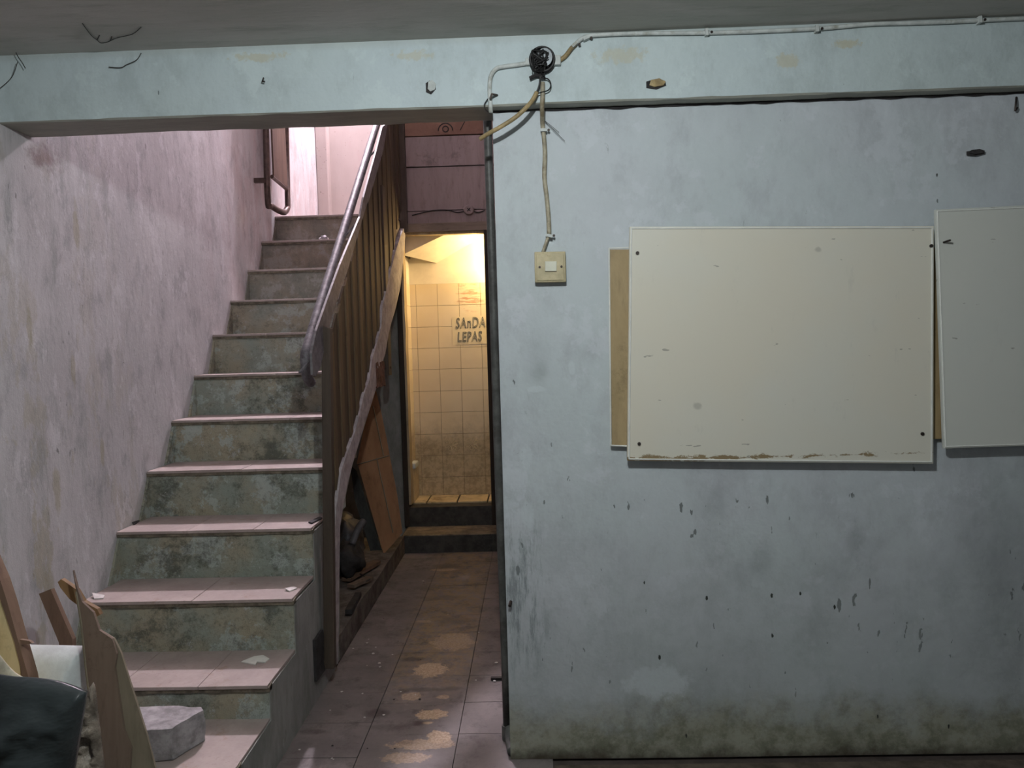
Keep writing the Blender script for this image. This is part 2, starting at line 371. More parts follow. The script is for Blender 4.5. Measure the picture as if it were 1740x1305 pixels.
def tile_mat():
    t = NT('cream glazed wall tile')
    z = t.sep(2); col = t.mix(t.mr(t.noise(3, 3, .5), .3, .7), (.74, .64, .46), (.80, .71, .53))
    d = t.mr(t.ma('ADD', z, t.ma('MULTIPLY', t.ma('SUBTRACT', t.noise(6, 7, .75), .5), .45)), .62, .98, 1, 0)
    col = t.mix(t.ma('MULTIPLY', d, .7), col, t.mix(t.mr(t.noise(22, 7, .75), .4, .62), (.46, .37, .22), (.20, .145, .07)))
    s = t.spot(tuple(P(797, 505, 'y', 6.1)), (.14, None, .14), .6, .8, 14); s2 = t.mr(t.noise(24, 6, .75, (.25, 1, 2.2)), .47, .60)
    col = t.mix(t.ma('MULTIPLY', t.ma('MULTIPLY', s, s2), .75), col, (.45, .19, .08))
    t.bump(t.noise(5, 2, .5), .1, .003)
    return t.done(col, .3)
M_tile = tile_mat()
M_tilef = plain('washroom floor tile', (.55, .45, .28), .5, .3, 10, dirt=((.15, .10, .05), .8))
M_flower = plain('raised tile ornament', (.66, .56, .36), .35, .1)

# whiteboards
def board_mat(name, a, b, rgh, specks=.3):
    t = NT(name); col = t.mix(t.mr(t.noise(1.6, 4, .6), .3, .7), a, b)
    sp = t.noise(30, 3, .5, (.5, 1, 1.6)); col = t.mix(t.mr(sp, .73, .745, 0, .6), col, (.18, .18, .15))
    sc = t.noise(13, 6, .8, (1, 1, .35), off=(4, 4, 4)); col = t.mix(t.mr(sc, .58, .72, 0, specks), col, tuple(k*.75 for k in a))
    t.bump(t.noise(2, 2, .5), .1, .01)
    return t, col, rgh
t, col, rg = board_mat('cream laminate', (.66, .665, .59), (.68, .655, .55), .42)
zz = t.sep(2); zc = P(1300, 776, 'y', 2.625).z
bandp = t.ma('ADD', t.ma('ABSOLUTE', t.ma('SUBTRACT', zz, zc)), t.ma('MULTIPLY', t.ma('SUBTRACT', t.noise(16, 7, .75, (1, 1, 2)), .5), .085))
f = t.mr(bandp, .002, .006, 1, 0); xx = t.mr(t.sep(0), 1.0, .35, .0, .010)
f = t.mr(t.ma('SUBTRACT', bandp, xx), -.003, .003, 1, 0)
col = t.mix(t.ma('MULTIPLY', f, .9), col, (.20, .135, .05))
for (px, py, rx) in ((1390, 424, .014), (1185, 690, .02)):
    col = t.mix(t.ma('MULTIPLY', t.spot(tuple(P(px, py, 'y', 2.625)), (rx, None, rx*.8), .6, .5, 30), .35), col, (.15, .15, .12))
M_board1 = t.done(col, rg)
t, col, rg = board_mat('greenish white laminate', (.56, .59, .55), (.59, .61, .56), .4, .2); M_board2 = t.done(col, rg)
M_rim = plain('board edge white', (.74, .76, .72), .5, .1)
M_back = wood('brown backing board', (.30, .225, .115), (.42, .325, .18), 4, (1, 1, .3), .6, .5)
M_switch = plain('yellowed switch plastic', (.50, .44, .27), .4, .2, 18, dirt=((.24, .17, .07), .7), bmp=.1)
M_rocker = plain('switch rocker', (.62, .63, .52), .35, .05)

# ------------------------------------------------------------------ room shell
DY = 2.604; XL = -1.813; XR = -.963; XE = -.114; YW = 2.664; ZC = 2.538; ZB = 2.31
def grid_wall(name, u0, u1, v0, v1, fixed, axis, step, amp, m, flip=False, thick=.12, seed=1):
    """a plaster wall with real unevenness; a closed slab"""
    nu = max(1, int((u1-u0)/step)); nv = max(1, int((v1-v0)/step)); bm = bmesh.new()
    def pt(i, j, off):
        u = u0+(u1-u0)*i/nu; v = v0+(v1-v0)*j/nv
        p = Vector((fixed, u, v)) if axis == 'x' else Vector((u, fixed, v)) if axis == 'y' else Vector((u, v, fixed))
        d = 0 if off else (noise.noise(p*1.3+Vector((seed, 0, 0)))*amp + noise.noise(p*6)*amp*.25)
        e = (thick if not flip else -thick) if off else 0
        k = AX[axis]; p[k] += d + e; return p
    A = [[bm.verts.new(pt(i, j, 0)) for j in range(nv+1)] for i in range(nu+1)]
    for i in range(nu):
        for j in range(nv): bm.faces.new((A[i][j], A[i+1][j], A[i+1][j+1], A[i][j+1]))
    c = [bm.verts.new(pt(i, j, 1)) for i, j in ((0, 0), (nu, 0), (nu, nv), (0, nv))]
    bm.faces.new(c)
    bm.faces.new([A[i][0] for i in range(nu+1)]+[c[1], c[0]]); bm.faces.new([A[i][nv] for i in range(nu, -1, -1)]+[c[3], c[2]])
    bm.faces.new([A[0][j] for j in range(nv, -1, -1)]+[c[0], c[3]]); bm.faces.new([A[nu][j] for j in range(nv+1)]+[c[2], c[1]])
    return obj(name, bm, m, smooth=False)
wl = struct(grid_wall('wall_left', -2.5, 6.75, 0, 5.8, XL, 'x', .05, .006, M_left, flip=True), 'lilac white limewashed wall with peeling patches beside the stairs')
wr = struct(grid_wall('wall_right', XE, 3.6, 0, ZB+.012, YW, 'y', .05, .0035, M_blue, thick=.12), 'pale blue wall carrying the boards and the switch')
# chipped end edge of the wall
cl = struct(obj('ceiling', box(-1.95, 3.7, -2.6, DY+.02, ZC, ZC+.15), M_ceil), 'sooty grey ceiling')
def beam_bm():
    bm = bmesh.new(); n = 140; x0, x1 = XL, 3.6; rows = []
    for i in range(n+1):
        x = x0+(x1-x0)*i/n
        j = lambda s: noise.noise(Vector((x*9, s, 0)))*.003+noise.noise(Vector((x*2, s, 4)))*.004
        back = 2.775 if x < XE else 2.775
        prof = [(DY, 5.8), (DY+j(1)*.3, ZC), (DY-.004+j(2)*.5, (ZC+ZB)/2), (DY+j(3)*.5, ZB+j(4)+.004), (DY+.006, ZB+j(5)-.001), (back, ZB+j(6)), (back, 5.8)]
        rows.append([bm.verts.new((x, a, b)) for a, b in prof])
    for a, b in zip(rows, rows[1:]):
        for k in range(7): bm.faces.new((a[k], b[k], b[(k+1) % 7], a[(k+1) % 7]))
    bm.faces.new(rows[0]); bm.faces.new(rows[-1][::-1]); return bm
bo = beam_bm()
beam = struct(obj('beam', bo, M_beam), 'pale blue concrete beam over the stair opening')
# ragged gap strip between beam and right wall
bm = bmesh.new(); pts = []
for i in range(130):
    x = XE+.0+i*.02; pts.append((x, YW-.003, ZB-.002+noise.noise(Vector((x*14, 0, 3)))*.007))
tube(bm, pts, .006, 5); struct(obj('trim_1', bm, M_dark), 'dark ragged crack under the beam')
# floors
fl = struct(obj('floor', box(-1.95, 3.7, -2.6, 6.8, -.12, -.012), M_grout), 'worn mauve tiled floor')
k = 0; jx = (-.963, -.679, -.321, .04)
for c in range(-2, 3):
    x0, x1 = (-.963-.36*2, -.963-.36) if c == -2 else (-.963-.36, -.963) if c == -1 else (jx[c], jx[c+1])
    yoff = (.12, .05, .10, .0, .0)[c+2]
    for r in range(-1, 13):
        y0 = 2.07+r*.26+yoff; y1 = y0+.26
        if y0 > 5.42: continue
        y1 = min(y1, 5.44)
        if c < 0 and y0 > 2.1: continue
        bm = box(x0+.0015, x1-.0015, y0+.0015, y1-.0015, -.02, 0)
        for v in bm.verts:
            if v.co.z > -.01: v.co.z += random.uniform(-.0012, .0012)
        obj('floor_tile', bm, M_floor, fl)
# rest of floor (towards the viewer), plain tiles joined
bm = bmesh.new(); bx(bm, -1.81, 3.6, -2.5, 1.808, -.02, -.001); bx(bm, .042, 3.6, 1.81, DY+.02, -.02, -.001); bx(bm, -1.81, -1.685, 1.81, 2.3, -.02, -.001)
o = obj('floor_screed', bm, plain('dirty brown screed', (.10, .08, .062), .9, .5, 12), fl)
# closing walls out of view
M_off = plain('off white paint', (.50, .53, .52), .8)
struct(obj('wall_far_right', box(3.6, 3.7, -2.5, DY+.02, 0, ZC), M_off))
# stairwell shell
sw = struct(obj('wall_stairwell', box(XL, -.0, 6.65, 6.75, 0, 5.8), M_pink), 'pink plastered back wall of the stairwell')
obj('pilaster', box(XL+.0, XL+.10, 6.56, 6.66, 2.457, 5.8), M_pink, sw, bevel=.008)
struct(obj('wall_corridor', box(XE+.002, XE+.12, 2.80, 6.65, 0, 5.8), M_pink), 'passage side wall behind the pale blue wall')
struct(obj('ceiling_stairwell', box(XL-.1, XE+.12, 2.6, 6.75, 5.8, 5.9), M_pink))

# ------------------------------------------------------------------ staircase
TOPS = [.197, .322, .529, .740, .957, 1.168, 1.384, 1.604, 1.814, 2.026, 2.247, 2.462]
FR = [2.295, 2.600, 2.905, 3.190, 3.470, 3.736, 4.012, 4.275, 4.552, 4.855, 5.135, 5.430]
st = tag(empty('staircase', (-1.39, 2.3, 0)), 'steep cement staircase with pinkish treads and mossy grey-green risers climbing along the left wall', 'staircase')
TH = .022
for i, (z, y) in enumerate(zip(TOPS, FR)):
    y1 = FR[i+1] if i < 11 else 6.65
    xr = XR if i < 4 else XR+.006
    zb = 0 if i < 3 else z-.25
    bm = bmesh.new(); nx = 34; nz = 6
    # riser front surface with worn relief, rest of block plain
    A = []
    for a in range(nx+1):
        col_ = []
        for b in range(nz+1):
            x = XL+(xr-XL)*a/nx; q = zb+(z-TH-zb)*b/nz
            d = noise.noise(Vector((x*6, i*3, q*7)))*.005 + (.004 if b == nz else 0)
            if a in (0, nx): d = 0
            col_.append(bm.verts.new((x, y+d, q)))
        A.append(col_)
    for a in range(nx):
        for b in range(nz): bm.faces.new((A[a][b], A[a+1][b], A[a+1][b+1], A[a][b+1]))
    ye = y1+.02
    c = [bm.verts.new((XL, ye, zb)), bm.verts.new((xr, ye, zb)), bm.verts.new((xr, ye, z-TH)), bm.verts.new((XL, ye, z-TH))]
    bm.faces.new(c); bm.faces.new([A[a][nz] for a in range(nx+1)]+[c[2], c[3]]); bm.faces.new([A[a][0] for a in range(nx, -1, -1)]+[c[0], c[1]])
    bm.faces.new(A[nx][::-1]+[c[1], c[2]]); bm.faces.new(A[0]+[c[3], c[0]])
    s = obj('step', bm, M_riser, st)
    # screeded tread edge and tiles
    bm = bmesh.new(); n = 40; e = []
    for a in range(n+1):
        x = XL+(xr+.004-XL)*a/n; j = noise.noise(Vector((x*13, i*5, 0)))*.004; q = noise.noise(Vector((x*17, i*5, 4)))*.003
        
        e.append([bm.verts.new((x, y-.007+j, z-.010+q*.5)), bm.verts.new((x, y-.005+j, z-.026+q)), bm.verts.new((x, y+.02, z-.026)), bm.verts.new((x, y+.03, z-.003))])
    for a, b in zip(e, e[1:]):
        for k in range(4): bm.faces.new((a[k], b[k], b[(k+1) % 4], a[(k+1) % 4]))
    bm.faces.new(e[0]); bm.faces.new(e[-1][::-1]); obj('nosing', bm, M_nose, s)
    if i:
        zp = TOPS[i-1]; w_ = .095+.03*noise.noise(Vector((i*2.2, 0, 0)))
        obj('corner_patch', prism_bm([(XL-.004, y+.01, z-.012), (XL-.004, y+.01, zp), (XL-.004, y-w_, zp), (XL-.004, y-w_*.45, zp+(z-zp)*.45)], (.012, 0, 0)), M_riser, s)  # dark green triangle on the wall beside each riser
    cuts = [XL+.002, XL+.31, XL+.60, xr] if i % 2 else [XL+.002, XL+.45, xr]
    for a, b in zip(cuts, cuts[1:]):
        bm = box(a+.0008, b-.0008, y-.011, y1+.004, z-.013, z)
        for v in bm.verts:
            if v.co.z > z-.005: v.co.z += random.uniform(-.001, .001)
        obj('tread_tile', bm, M_tread, s, bevel=.002)
# solid lower mass and waist slab
sof = [(575, 1128), (577, 900), (600, 790), (640, 662), (663, 560), (686, 445)]
sf = [P(a, b, 'x', XR) for a, b in sof]; sf = [(v.y, v.z) for v in sf]; sf[0] = (3.57, 0)
prof = [(3.20, 0), (3.20, .48)] + [(FR[k]+.03, TOPS[k-1]-.05) for k in range(4, 12)] + [(5.5, 2.40), (6.64, 2.40), (6.64, 2.33), (5.85, 2.33)] + sf[::-1]
bm = prism_bm([(XL, a, b) for a, b in prof], (XR-.004-XL, 0, 0)); obj('waist_slab', bm, M_side, st)
# side cheek plaster visible left of the post
bm = prism_bm([(XR, a, b) for a, b in [(2.30, 0), (2.30, .185), (2.60, .19), (2.605, .31), (2.90, .31), (2.91, .51), (3.19, .51), (3.20, .72), (3.46, .72), (3.46, 0)]], (.004, 0, 0)); obj('side_plaster', bm, M_side, st)
# pale ragged plaster band on the outside of the slab
M_band = plain('pale ragged plaster band', (.36, .34, .345), .85, .3, 20, bmp=.8, dirt=((.22, .2, .19), .6))
up_ = [(566, 1128), (565, 1000), (566, 930), (572, 860), (580, 800), (590, 770), (603, 735), (612, 700), (618, 672), (628, 645), (632, 612), (640, 585), (648, 555), (650, 520), (657, 480), (667, 420), (675, 372), (683, 345), (688, 330)]
dn_ = [(575, 1128), (576, 1050), (577, 960), (578, 895), (585, 850), (592, 815), (603, 775), (612, 745), (622, 712), (632, 683), (640, 655), (647, 625), (655, 600), (660, 570), (664, 552), (672, 525), (680, 490), (684, 455), (688, 425)]
bm = bmesh.new(); XB = XR+.034; A = []
up2 = up_[:14]+[(657, 492), (662, 467), (672, 428), (681, 400), (686, 388)]; dn_[-1] = (689, 398)
for u, d in zip(up2, dn_):
    a = P(*u, 'x', XB); b = P(*d, 'x', XB)
    a.z = max(a.z, .002); b.z = max(b.z, .002)
    A.append([bm.verts.new(a), bm.verts.new(b), bm.verts.new(b-Vector((.034, 0, 0))), bm.verts.new(a-Vector((.034, 0, 0)))])
for a, b in zip(A, A[1:]):
    for k in range(4): bm.faces.new((a[k], b[k], b[(k+1) % 4], a[(k+1) % 4]))
bm.faces.new(A[0]); bm.faces.new(A[-1][::-1])
o = obj('plaster_band', bm, M_band, st); o['label'] = 'pale ragged plaster edge under the plank screen'

# ------------------------------------------------------------------ plank screen and rail
def zline(y, p, q): return p[1]+(y-p[0])*(q[1]-p[1])/(q[0]-p[0])
pn = tag(empty('plank_screen', (-.94, 4.5, 0)), 'brown vertical plank screen closing the side of the stairs', 'screen')
t0 = P(570, 535, 'x', -.95); t1 = P(643, 255, 'x', -.95)
lowpts = sorted([(P(a, b, 'x', -.95).y, P(a, b, 'x', -.95).z) for a, b in up_[3:]])
def low(y):
    if y <= lowpts[0][0]: return lowpts[0][1]-(lowpts[0][0]-y)*.5
    for a, b in zip(lowpts, lowpts[1:]):
        if a[0] <= y <= b[0]: return zline(y, a, b)
    return lowpts[-1][1]+(y-lowpts[-1][0])*.75
def top(y): return zline(y, (t0.y, t0.z), (t1.y, t1.z))
y = 3.42; i = 0
while y < 5.70:
    w = .105 if i % 2 == 0 else .055
    ye = min(y+w, 5.72); bat = i % 2 == 1
    x0 = -.955 if not bat else -.949; x1 = -.945 if not bat else -.938
    zt0, zt1 = min(top(y), 4.2), min(top(ye), 4.2)
    j = random.uniform(-.015, .015)
    pts = [(x0, y+.001, low(y)+j-.01), (x0, ye-.001, low(ye)+random.uniform(-.015, .015)-.01), (x0, ye-.001, zt1), (x0, y+.001, zt0)]
    obj('batten' if bat else 'plank', prism_bm(pts, (x1-x0, 0, 0)), M_batten if (bat and y < 4.3) else M_planko, pn)
    y = ye; i += 1
o = obj('end_stile', box(-.955, -.905, 5.69, 5.74, 2.36, 3.75), M_post, pn)
po = tag(empty('stair_post', (-.94, 3.25, 0.09)), 'dark square post bolted to the stair side at the front end of the plank screen', 'post')
obj('shaft', prism_bm([P(550, 1137, 'y', 3.235), P(568, 1137, 'y', 3.235), P(561, 558, 'y', 3.235), P(545.5, 552, 'y', 3.235)], (0, .043, 0)), M_post, po, bevel=.004)
bm = box(-.964, -.945, 3.12, 3.236, .095, .275); bmesh.ops.subdivide_edges(bm, edges=bm.edges, cuts=4, use_grid_fill=True); rough(bm, .006, 20); obj('foot_plate', bm, M_dark, po)


hr = tag(empty('handrail', (-1.0, 3.2, 1.4)), 'worn grey tubular handrail rising along the stairs above a flat bar, with bent lower end', 'handrail')
XH = -1.0
hp = [P(a, b, 'x', XH) for a, b in ((528, 650), (522, 640), (520, 622), (519, 605), (524, 585), (536, 545))]
e1 = P(636, 225, 'x', XH); dirn = (e1-hp[-1]).normalized()
path = smoothpath(hp, 4)+[hp[-1]+(e1-hp[-1])*k/6 for k in range(1, 7)]+[e1+dirn*1.0]
obj('tube', tube_bm(path, .0235, 14), M_metal, hr, smooth=True)
XA = -.893
bl = [(650, 215), (640, 255), (618, 335), (612, 368), (578, 450), (558, 505), (538, 562), (530, 600), (532, 637)]
br = [(659, 209), (651, 257), (627, 340), (622, 352), (590, 462), (568, 524), (558, 562), (545, 622), (537, 639)]
bm = bmesh.new(); A = []
for u, d in zip(bl, br):
    a = P(*u, 'x', XA); b = P(*d, 'x', XA); A.append([bm.verts.new(q) for q in (a, b, b-Vector((.010, 0, 0)), a-Vector((.010, 0, 0)))])
for a, b in zip(A, A[1:]):
    for k in range(4): bm.faces.new((a[k], b[k], b[(k+1) % 4], a[(k+1) % 4]))
bm.faces.new(A[0]); bm.faces.new(A[-1][::-1]); obj('flat_bar', bm, M_bar, hr)
f0 = P(541, 620, 'x', XA); fd = P(652, 240, 'x', XA)-f0
for tt in (.06, .55, .98):
    q = f0+fd*tt; ty = hp[-1]+(e1-hp[-1])*((q.y-.02-hp[-1].y)/(e1.y-hp[-1].y))
    obj('bracket', tube_bm([q-Vector((.004, 0, 0)), ty], .006, 6), M_metal, hr)
# railing frame of the upper flight, on the left wall
gf = tag(empty('railing_frame', (-1.74, 5.2, 2.48)), 'dark brown tubular frame with timber infill on the left wall above the top stair', 'railing')
XF = -1.735
a = P(452, 215, 'x', XF); b = P(455, 338, 'x', XF); c = P(461, 350, 'x', XF); d = P(482, 361, 'x', XF); e = P(489, 352, 'x', XF); f_ = P(486, 215, 'x', XF)
path = [a+Vector((0, 0, .8))]+smoothpath([a, b, c, d, e], 5)[:-1]+[e, f_, f_+Vector((0, 0, .5))]
path[0].y = a.y
obj('frame_tube', tube_bm(path, .021, 10), M_rail2, gf, smooth=True)
p1 = P(462, 300, 'x', XF); p2 = P(488, 322, 'x', XF)
obj('cross_bar', tube_bm([p1, p2], .014, 8), M_rail2, gf)
M_gate = wood('dark timber infill', (.10, .06, .045), (.16, .10, .07))
q1 = P(463, 300, 'x', XF); q2 = P(486, 318, 'x', XF)
obj('infill_panel', prism_bm([q1, q2, Vector((XF, q2.y, 3.6)), Vector((XF, q1.y, 3.6))], (.012, 0, 0)), M_gate, gf)
for zz in (2.62, 3.3): obj('wall_bracket', box(XL, XF, 5.03, 5.06, zz, zz+.03), M_rail2, gf)
obj('pale_plate', box(XL+.0, XL+.012, 5.22, 5.34, 2.57, 2.66), M_rim, gf)  # small pale plate of unknown use on the wall

# ------------------------------------------------------------------ header wall, washroom doorway
hw = struct(empty('wall_header', (-.5, 5.75, 2.36)), 'wall of pink painted horizontal planks above the washroom doorway')
YD = 5.75
zs = [P(750, q, 'y', YD).z for q in (378, 358, 283, 231, 207)]
rows = [(zs[0]-.01, zs[1]+.0, M_header, .012), (zs[1], zs[2], M_header, 0), (zs[2], zs[3], M_header, .006), (zs[3], zs[3]+.30, M_header_r, .01), (zs[3]+.30, zs[3]+.62, M_header, 0), (zs[3]+.62, zs[3]+.93, M_header, .005), (zs[3]+.93, 5.8, M_header, 0)]
for z0, z1, m, dd in rows:
    pts = []; n = 12
    for i in range(n+1): pts.append((-.945+(XE+.945)*i/n, YD-dd, z0+.004+noise.noise(Vector((i*.6, z0*9, 0)))*.004))
    pts += [(XE, YD-dd, z1-.004), (-.945, YD-dd, z1-.004)]
    obj('plank', prism_bm(pts, (0, .03, 0)), m, hw)
obj('backing', box(-1.0, XE, YD+.03, YD+.07, 2.44, 5.8), M_frame, hw)  # added behind the planks to stop landing light showing through the gaps
obj('leak_cover', box(-1.0, -.942, YD-.02, YD+.03, 2.36, 3.9), M_frame, hw)  # added cover that closes the corner against light from the landing
# fan drawing in charcoal on the bare plank : three thin strokes
bm = bmesh.new(); cc = P(757, 222, 'y', YD-.012)
tube(bm, [cc+Vector((math.cos(t)*.055, 0, math.sin(t)*.055)) for t in [math.pi*k/12 for k in range(13)]], .004, 5)
tube(bm, [cc+Vector((math.cos(t)*.022, 0, .012+math.sin(t)*.022)) for t in [2*math.pi*k/12 for k in range(13)]], .004, 5)
tube(bm, [cc+Vector((.11, 0, .0)), cc+Vector((.15, 0, .07))], .003, 5)
o = obj('charcoal_mark', bm, M_wire, hw)
# round porcelain rose with a cable on the lowest pink plank
cr = tag(empty('ceiling_rose', P(797, 357, 'y', YD-.02)), 'small round grimy cable connector on the pink planks above the washroom doorway', 'cable connector')
c0 = P(797, 357, 'y', YD-.012); bm = bmesh.new(); disc(bm, c0, (0, -1, 0), .042, .022, 18, .034)
obj('body', bm, M_header, cr, bevel=.004)
for a_ in (45, 135): 
    dv = Vector((math.cos(math.radians(a_)), 0, math.sin(math.radians(a_))))*.017; obj('slot', tube_bm([c0+Vector((0, -.023, 0))-dv, c0+Vector((0, -.023, 0))+dv], .003, 5), M_wire, cr)
obj('cable', tube_bm(smoothpath([P(a, b, 'y', YD-.018) for a, b in ((700, 366), (735, 358), (760, 357), (778, 361), (797, 357), (812, 361), (824, 357))]), .004, 6), M_wire, cr)
# lintel and jambs
dr = struct(empty('door_1', (-.6, YD, .28)), 'open washroom doorway with blackened timber frame')
zl = P(760, 394, 'y', YD).z; zl2 = P(760, 379, 'y', YD).z
obj('lintel', box(-.95, XE, YD-.03, YD+.05, zl, zl2), M_lintel, dr, bevel=.004)
obj('lintel_lip', box(-.93, XE, YD-.012, YD+.05, zl-.018, zl), M_jambpale, dr)
obj('jamb', box(-1.005, -.965, YD-.05, YD+.06, .13, 2.36), M_frame, dr, bevel=.003)
obj('jamb', box(-.335, XE, YD-.05, YD+.06, .13, 2.36), M_frame, dr, bevel=.003)
bm = bmesh.new(); A = []
for i in range(30):
    z = .30+i*2.03/29; j = noise.noise(Vector((z*7, 0, 0)))*.007
    A.append([bm.verts.new((x, y_, z)) for x, y_ in ((-.965, YD-.045), (-.948+j, YD-.045), (-.945+j, YD+.05), (-.965, YD+.05))])
for a, b in zip(A, A[1:]):
    for k in range(4): bm.faces.new((a[k], b[k], b[(k+1) % 4], a[(k+1) % 4]))
bm.faces.new(A[0]); bm.faces.new(A[-1][::-1]); o = obj('jamb_edge', bm, M_jambpale, dr); o['label'] = 'chipped inner edge in a pale lamplit tone'  # lamplight on the jamb's inner edge is put into the pale colour
# two doorway steps
ds = tag(empty('doorway_steps', (-.6, 5.43, 0)), 'two low black concrete steps up to the washroom door', 'steps')
def step_bm(x0, x1, y0, y1, z0, z1, amp, seed):
    bm = box(x0, x1, y0, y1, z0, z1); bmesh.ops.subdivide_edges(bm, edges=bm.edges, cuts=7, use_grid_fill=True)
    for v in bm.verts:
        if v.co.z > z0+.01: v.co.z += noise.noise(v.co*7+Vector((seed, 0, 0)))*amp
    return bm
M_stepk = plain('blackened cement step', (.055, .052, .046), .7, .5, 14, dirt=((.02, .02, .018), .7), bmp=.5)
M_steptop = plain('worn step top', (.20, .165, .115), .7, .5, 12, dirt=((.05, .04, .03), .9), bmp=.4)
s = obj('step', step_bm(-.985, XE, 5.43, YD, 0, .125, .006, 1), M_stepk, ds); obj('worn_top', step_bm(-.975, XE, 5.434, YD-.01, .118, .131, .005, 2), M_steptop, s)
s = obj('step', step_bm(-.965, XE, YD-.045, YD+.10, .125, .278, .004, 3), M_stepk, ds)

# ------------------------------------------------------------------ washroom
YB = 6.12; ZF = .285
wb = struct(obj('wall_washroom_back', box(-.98, XE, YB, YB+.06, ZF, 2.40), M_bath_pl), 'cream washroom wall, tiled below and plastered above')
ztop = P(760, 482, 'y', YB).z; zbot = P(760, 840, 'y', YB).z
px_ = .1735; xs0 = P(711, 620, 'y', YB).x; xb = P(711, 620, 'y', YB).x
obj('grout_bed', box(-.98, XE, YB-.006, YB, ZF, ztop), M_tile_g, wb)
rows_y = [482, 519, 555, 591, 627, 664, 700, 737, 773, 810, 841]
for r in range(10):
    z1 = P(760, rows_y[r], 'y', YB).z; z0 = P(760, rows_y[r+1], 'y', YB).z
    for c in range(-1, 5):
        x0 = xs0+c*px_; x1 = x0+px_
        x0 = max(x0, -.975); x1 = min(x1, XE-.001)
        obj('tile', box(x0+.0012, x1-.0012, YB-.011, YB-.004, z0+.0012, z1-.0012), M_tile, wb, bevel=.0015)
# flower relief tiles
def flower(cx, cz, s):
    bm = bmesh.new()
    for k in range(6):
        a = k*math.pi/3+.3; p = [Vector((cx, YB-.0125, cz))+Vector((math.cos(a+da), 0, math.sin(a+da)))*s*rr for da, rr in ((0, .2), (.35, .7), (.12, 1.), (0, .85), (-.12, 1.), (-.35, .7))]
        tube(bm, p+[p[0]], .003, 5)
    return bm
for (a, b) in ((767, 755), (803, 753)):
    q = P(a, b, 'y', YB); obj('tile_flower', flower(q.x, q.z, .055), M_flower, wb)
wlft = struct(obj('wall_washroom_left', box(-1.02, -.975, YD+.06, YB, ZF, 2.4), M_tile_g), 'washroom side wall with narrow tiles')
for r in range(10):
    z1 = P(760, rows_y[r], 'y', YB).z; z0 = P(760, rows_y[r+1], 'y', YB).z
    for c in range(2):
        y0 = YD+.062+c*.155; obj('tile', box(-.977, -.968, y0+.001, y0+.153, z0+.0012, z1-.0012), M_tile, wlft)
obj('plaster', box(-.985, -.972, YD+.06, YB, ztop, 2.4), M_bath_pl, wlft)
wf = struct(obj('floor_washroom', box(-1.02, XE, YD+.10, YB, .10, ZF-.008), M_dark))
for c, xx in enumerate((-1.015, -.85, -.612, -.374)):
    x1 = (-.85, -.612, -.374, XE)[c]
    obj('tile', box(xx+.006, x1-.006, YD+.085, YB-.012, ZF-.02, ZF+.004), M_tilef, wf, bevel=.002)
struct(obj('ceiling_washroom', box(-1.02, XE, YD+.05, YB+.06, 2.40, 2.44), M_bath_pl)); struct(obj('wall_washroom_right', box(XE-.004, XE+.02, YD+.06, YB, ZF, 2.4), M_bath_pl))
# sloping underside of the upper flight
A_ = P(692, 433, 'y', YD+.09); B_ = P(768, 393, 'y', YD+.09); C_ = P(742, 447, 'y', YB-.001); D_ = P(850, 385, 'y', YB-.001)
bm = bmesh.new(); A_.x = -.975
vs = [A_, C_, D_, B_]; up4 = [Vector((v.x, v.y, 2.40)) for v in vs]
a = [bm.verts.new(v) for v in vs]; b = [bm.verts.new(v) for v in up4]
bm.faces.new(a); bm.faces.new(b[::-1])
for i in range(4): bm.faces.new((a[i], b[i], b[(i+1) % 4], a[(i+1) % 4]))
struct(obj('trim_2', bm, M_bath_pl), 'sloping soffit of the upper flight inside the washroom')
# low tiled basin edge at the washroom's left
bs = tag(empty('wash_basin_ledge', (-.95, 5.95, ZF)), 'low pale tiled ledge at the left inside the washroom doorway', 'ledge')
obj('body', box(-.968, -.945, YD+.07, YB-.012, ZF+.004, .56), M_tile, bs, bevel=.004); obj('chipped_top', box(-.968, -.925, YD+.07, 5.98, .555, .60), M_white, bs, bevel=.008)
# handwritten notice
nt = tag(empty('paper_notice', P(800, 560, 'y', YB-.012)), 'handwritten paper notice about sandals taped to the washroom tiles', 'notice')
NY = YB-.0135
pp = [P(a, b, 'y', NY) for a, b in ((768, 539), (845, 535), (846, 583), (769, 586))]
M_note = plain('cream notice paper', (.80, .72, .52), .7, .06, 8)
obj('paper', prism_bm(pp, (0, .001, 0)), M_note, nt)
def word(txt, px, py, size, name):
    cu = bpy.data.curves.new(name, 'FONT'); cu.body = txt; cu.size = size; cu.fill_mode = 'NONE'; cu.bevel_depth = .0017; cu.bevel_resolution = 0; cu.resolution_u = 3; cu.space_character = 1.12; cu.shear = .15
    o = bpy.data.objects.new(name, cu); C.objects.link(o)
    me = bpy.data.meshes.new_from_object(o.evaluated_get(bpy.context.evaluated_depsgraph_get())); bpy.data.objects.remove(o)
    me.transform(Matrix.Diagonal((.62, 1, 1, 1))); me.materials.clear(); me.materials.append(M_ink)
    w = bpy.data.objects.new(name, me); C.objects.link(w); w.parent = nt
    q = P(px, py, 'y', NY-.002); w.location = q-nt.location; w.rotation_euler = (math.pi/2, math.radians(-1), 0)
    return w
M_ink = plain('dark green ink', (.03, .045, .035), .6)
word('SAnDAL', 774, 558, .118, 'lettering'); word('LEPAS', 777, 581, .112, 'lettering')

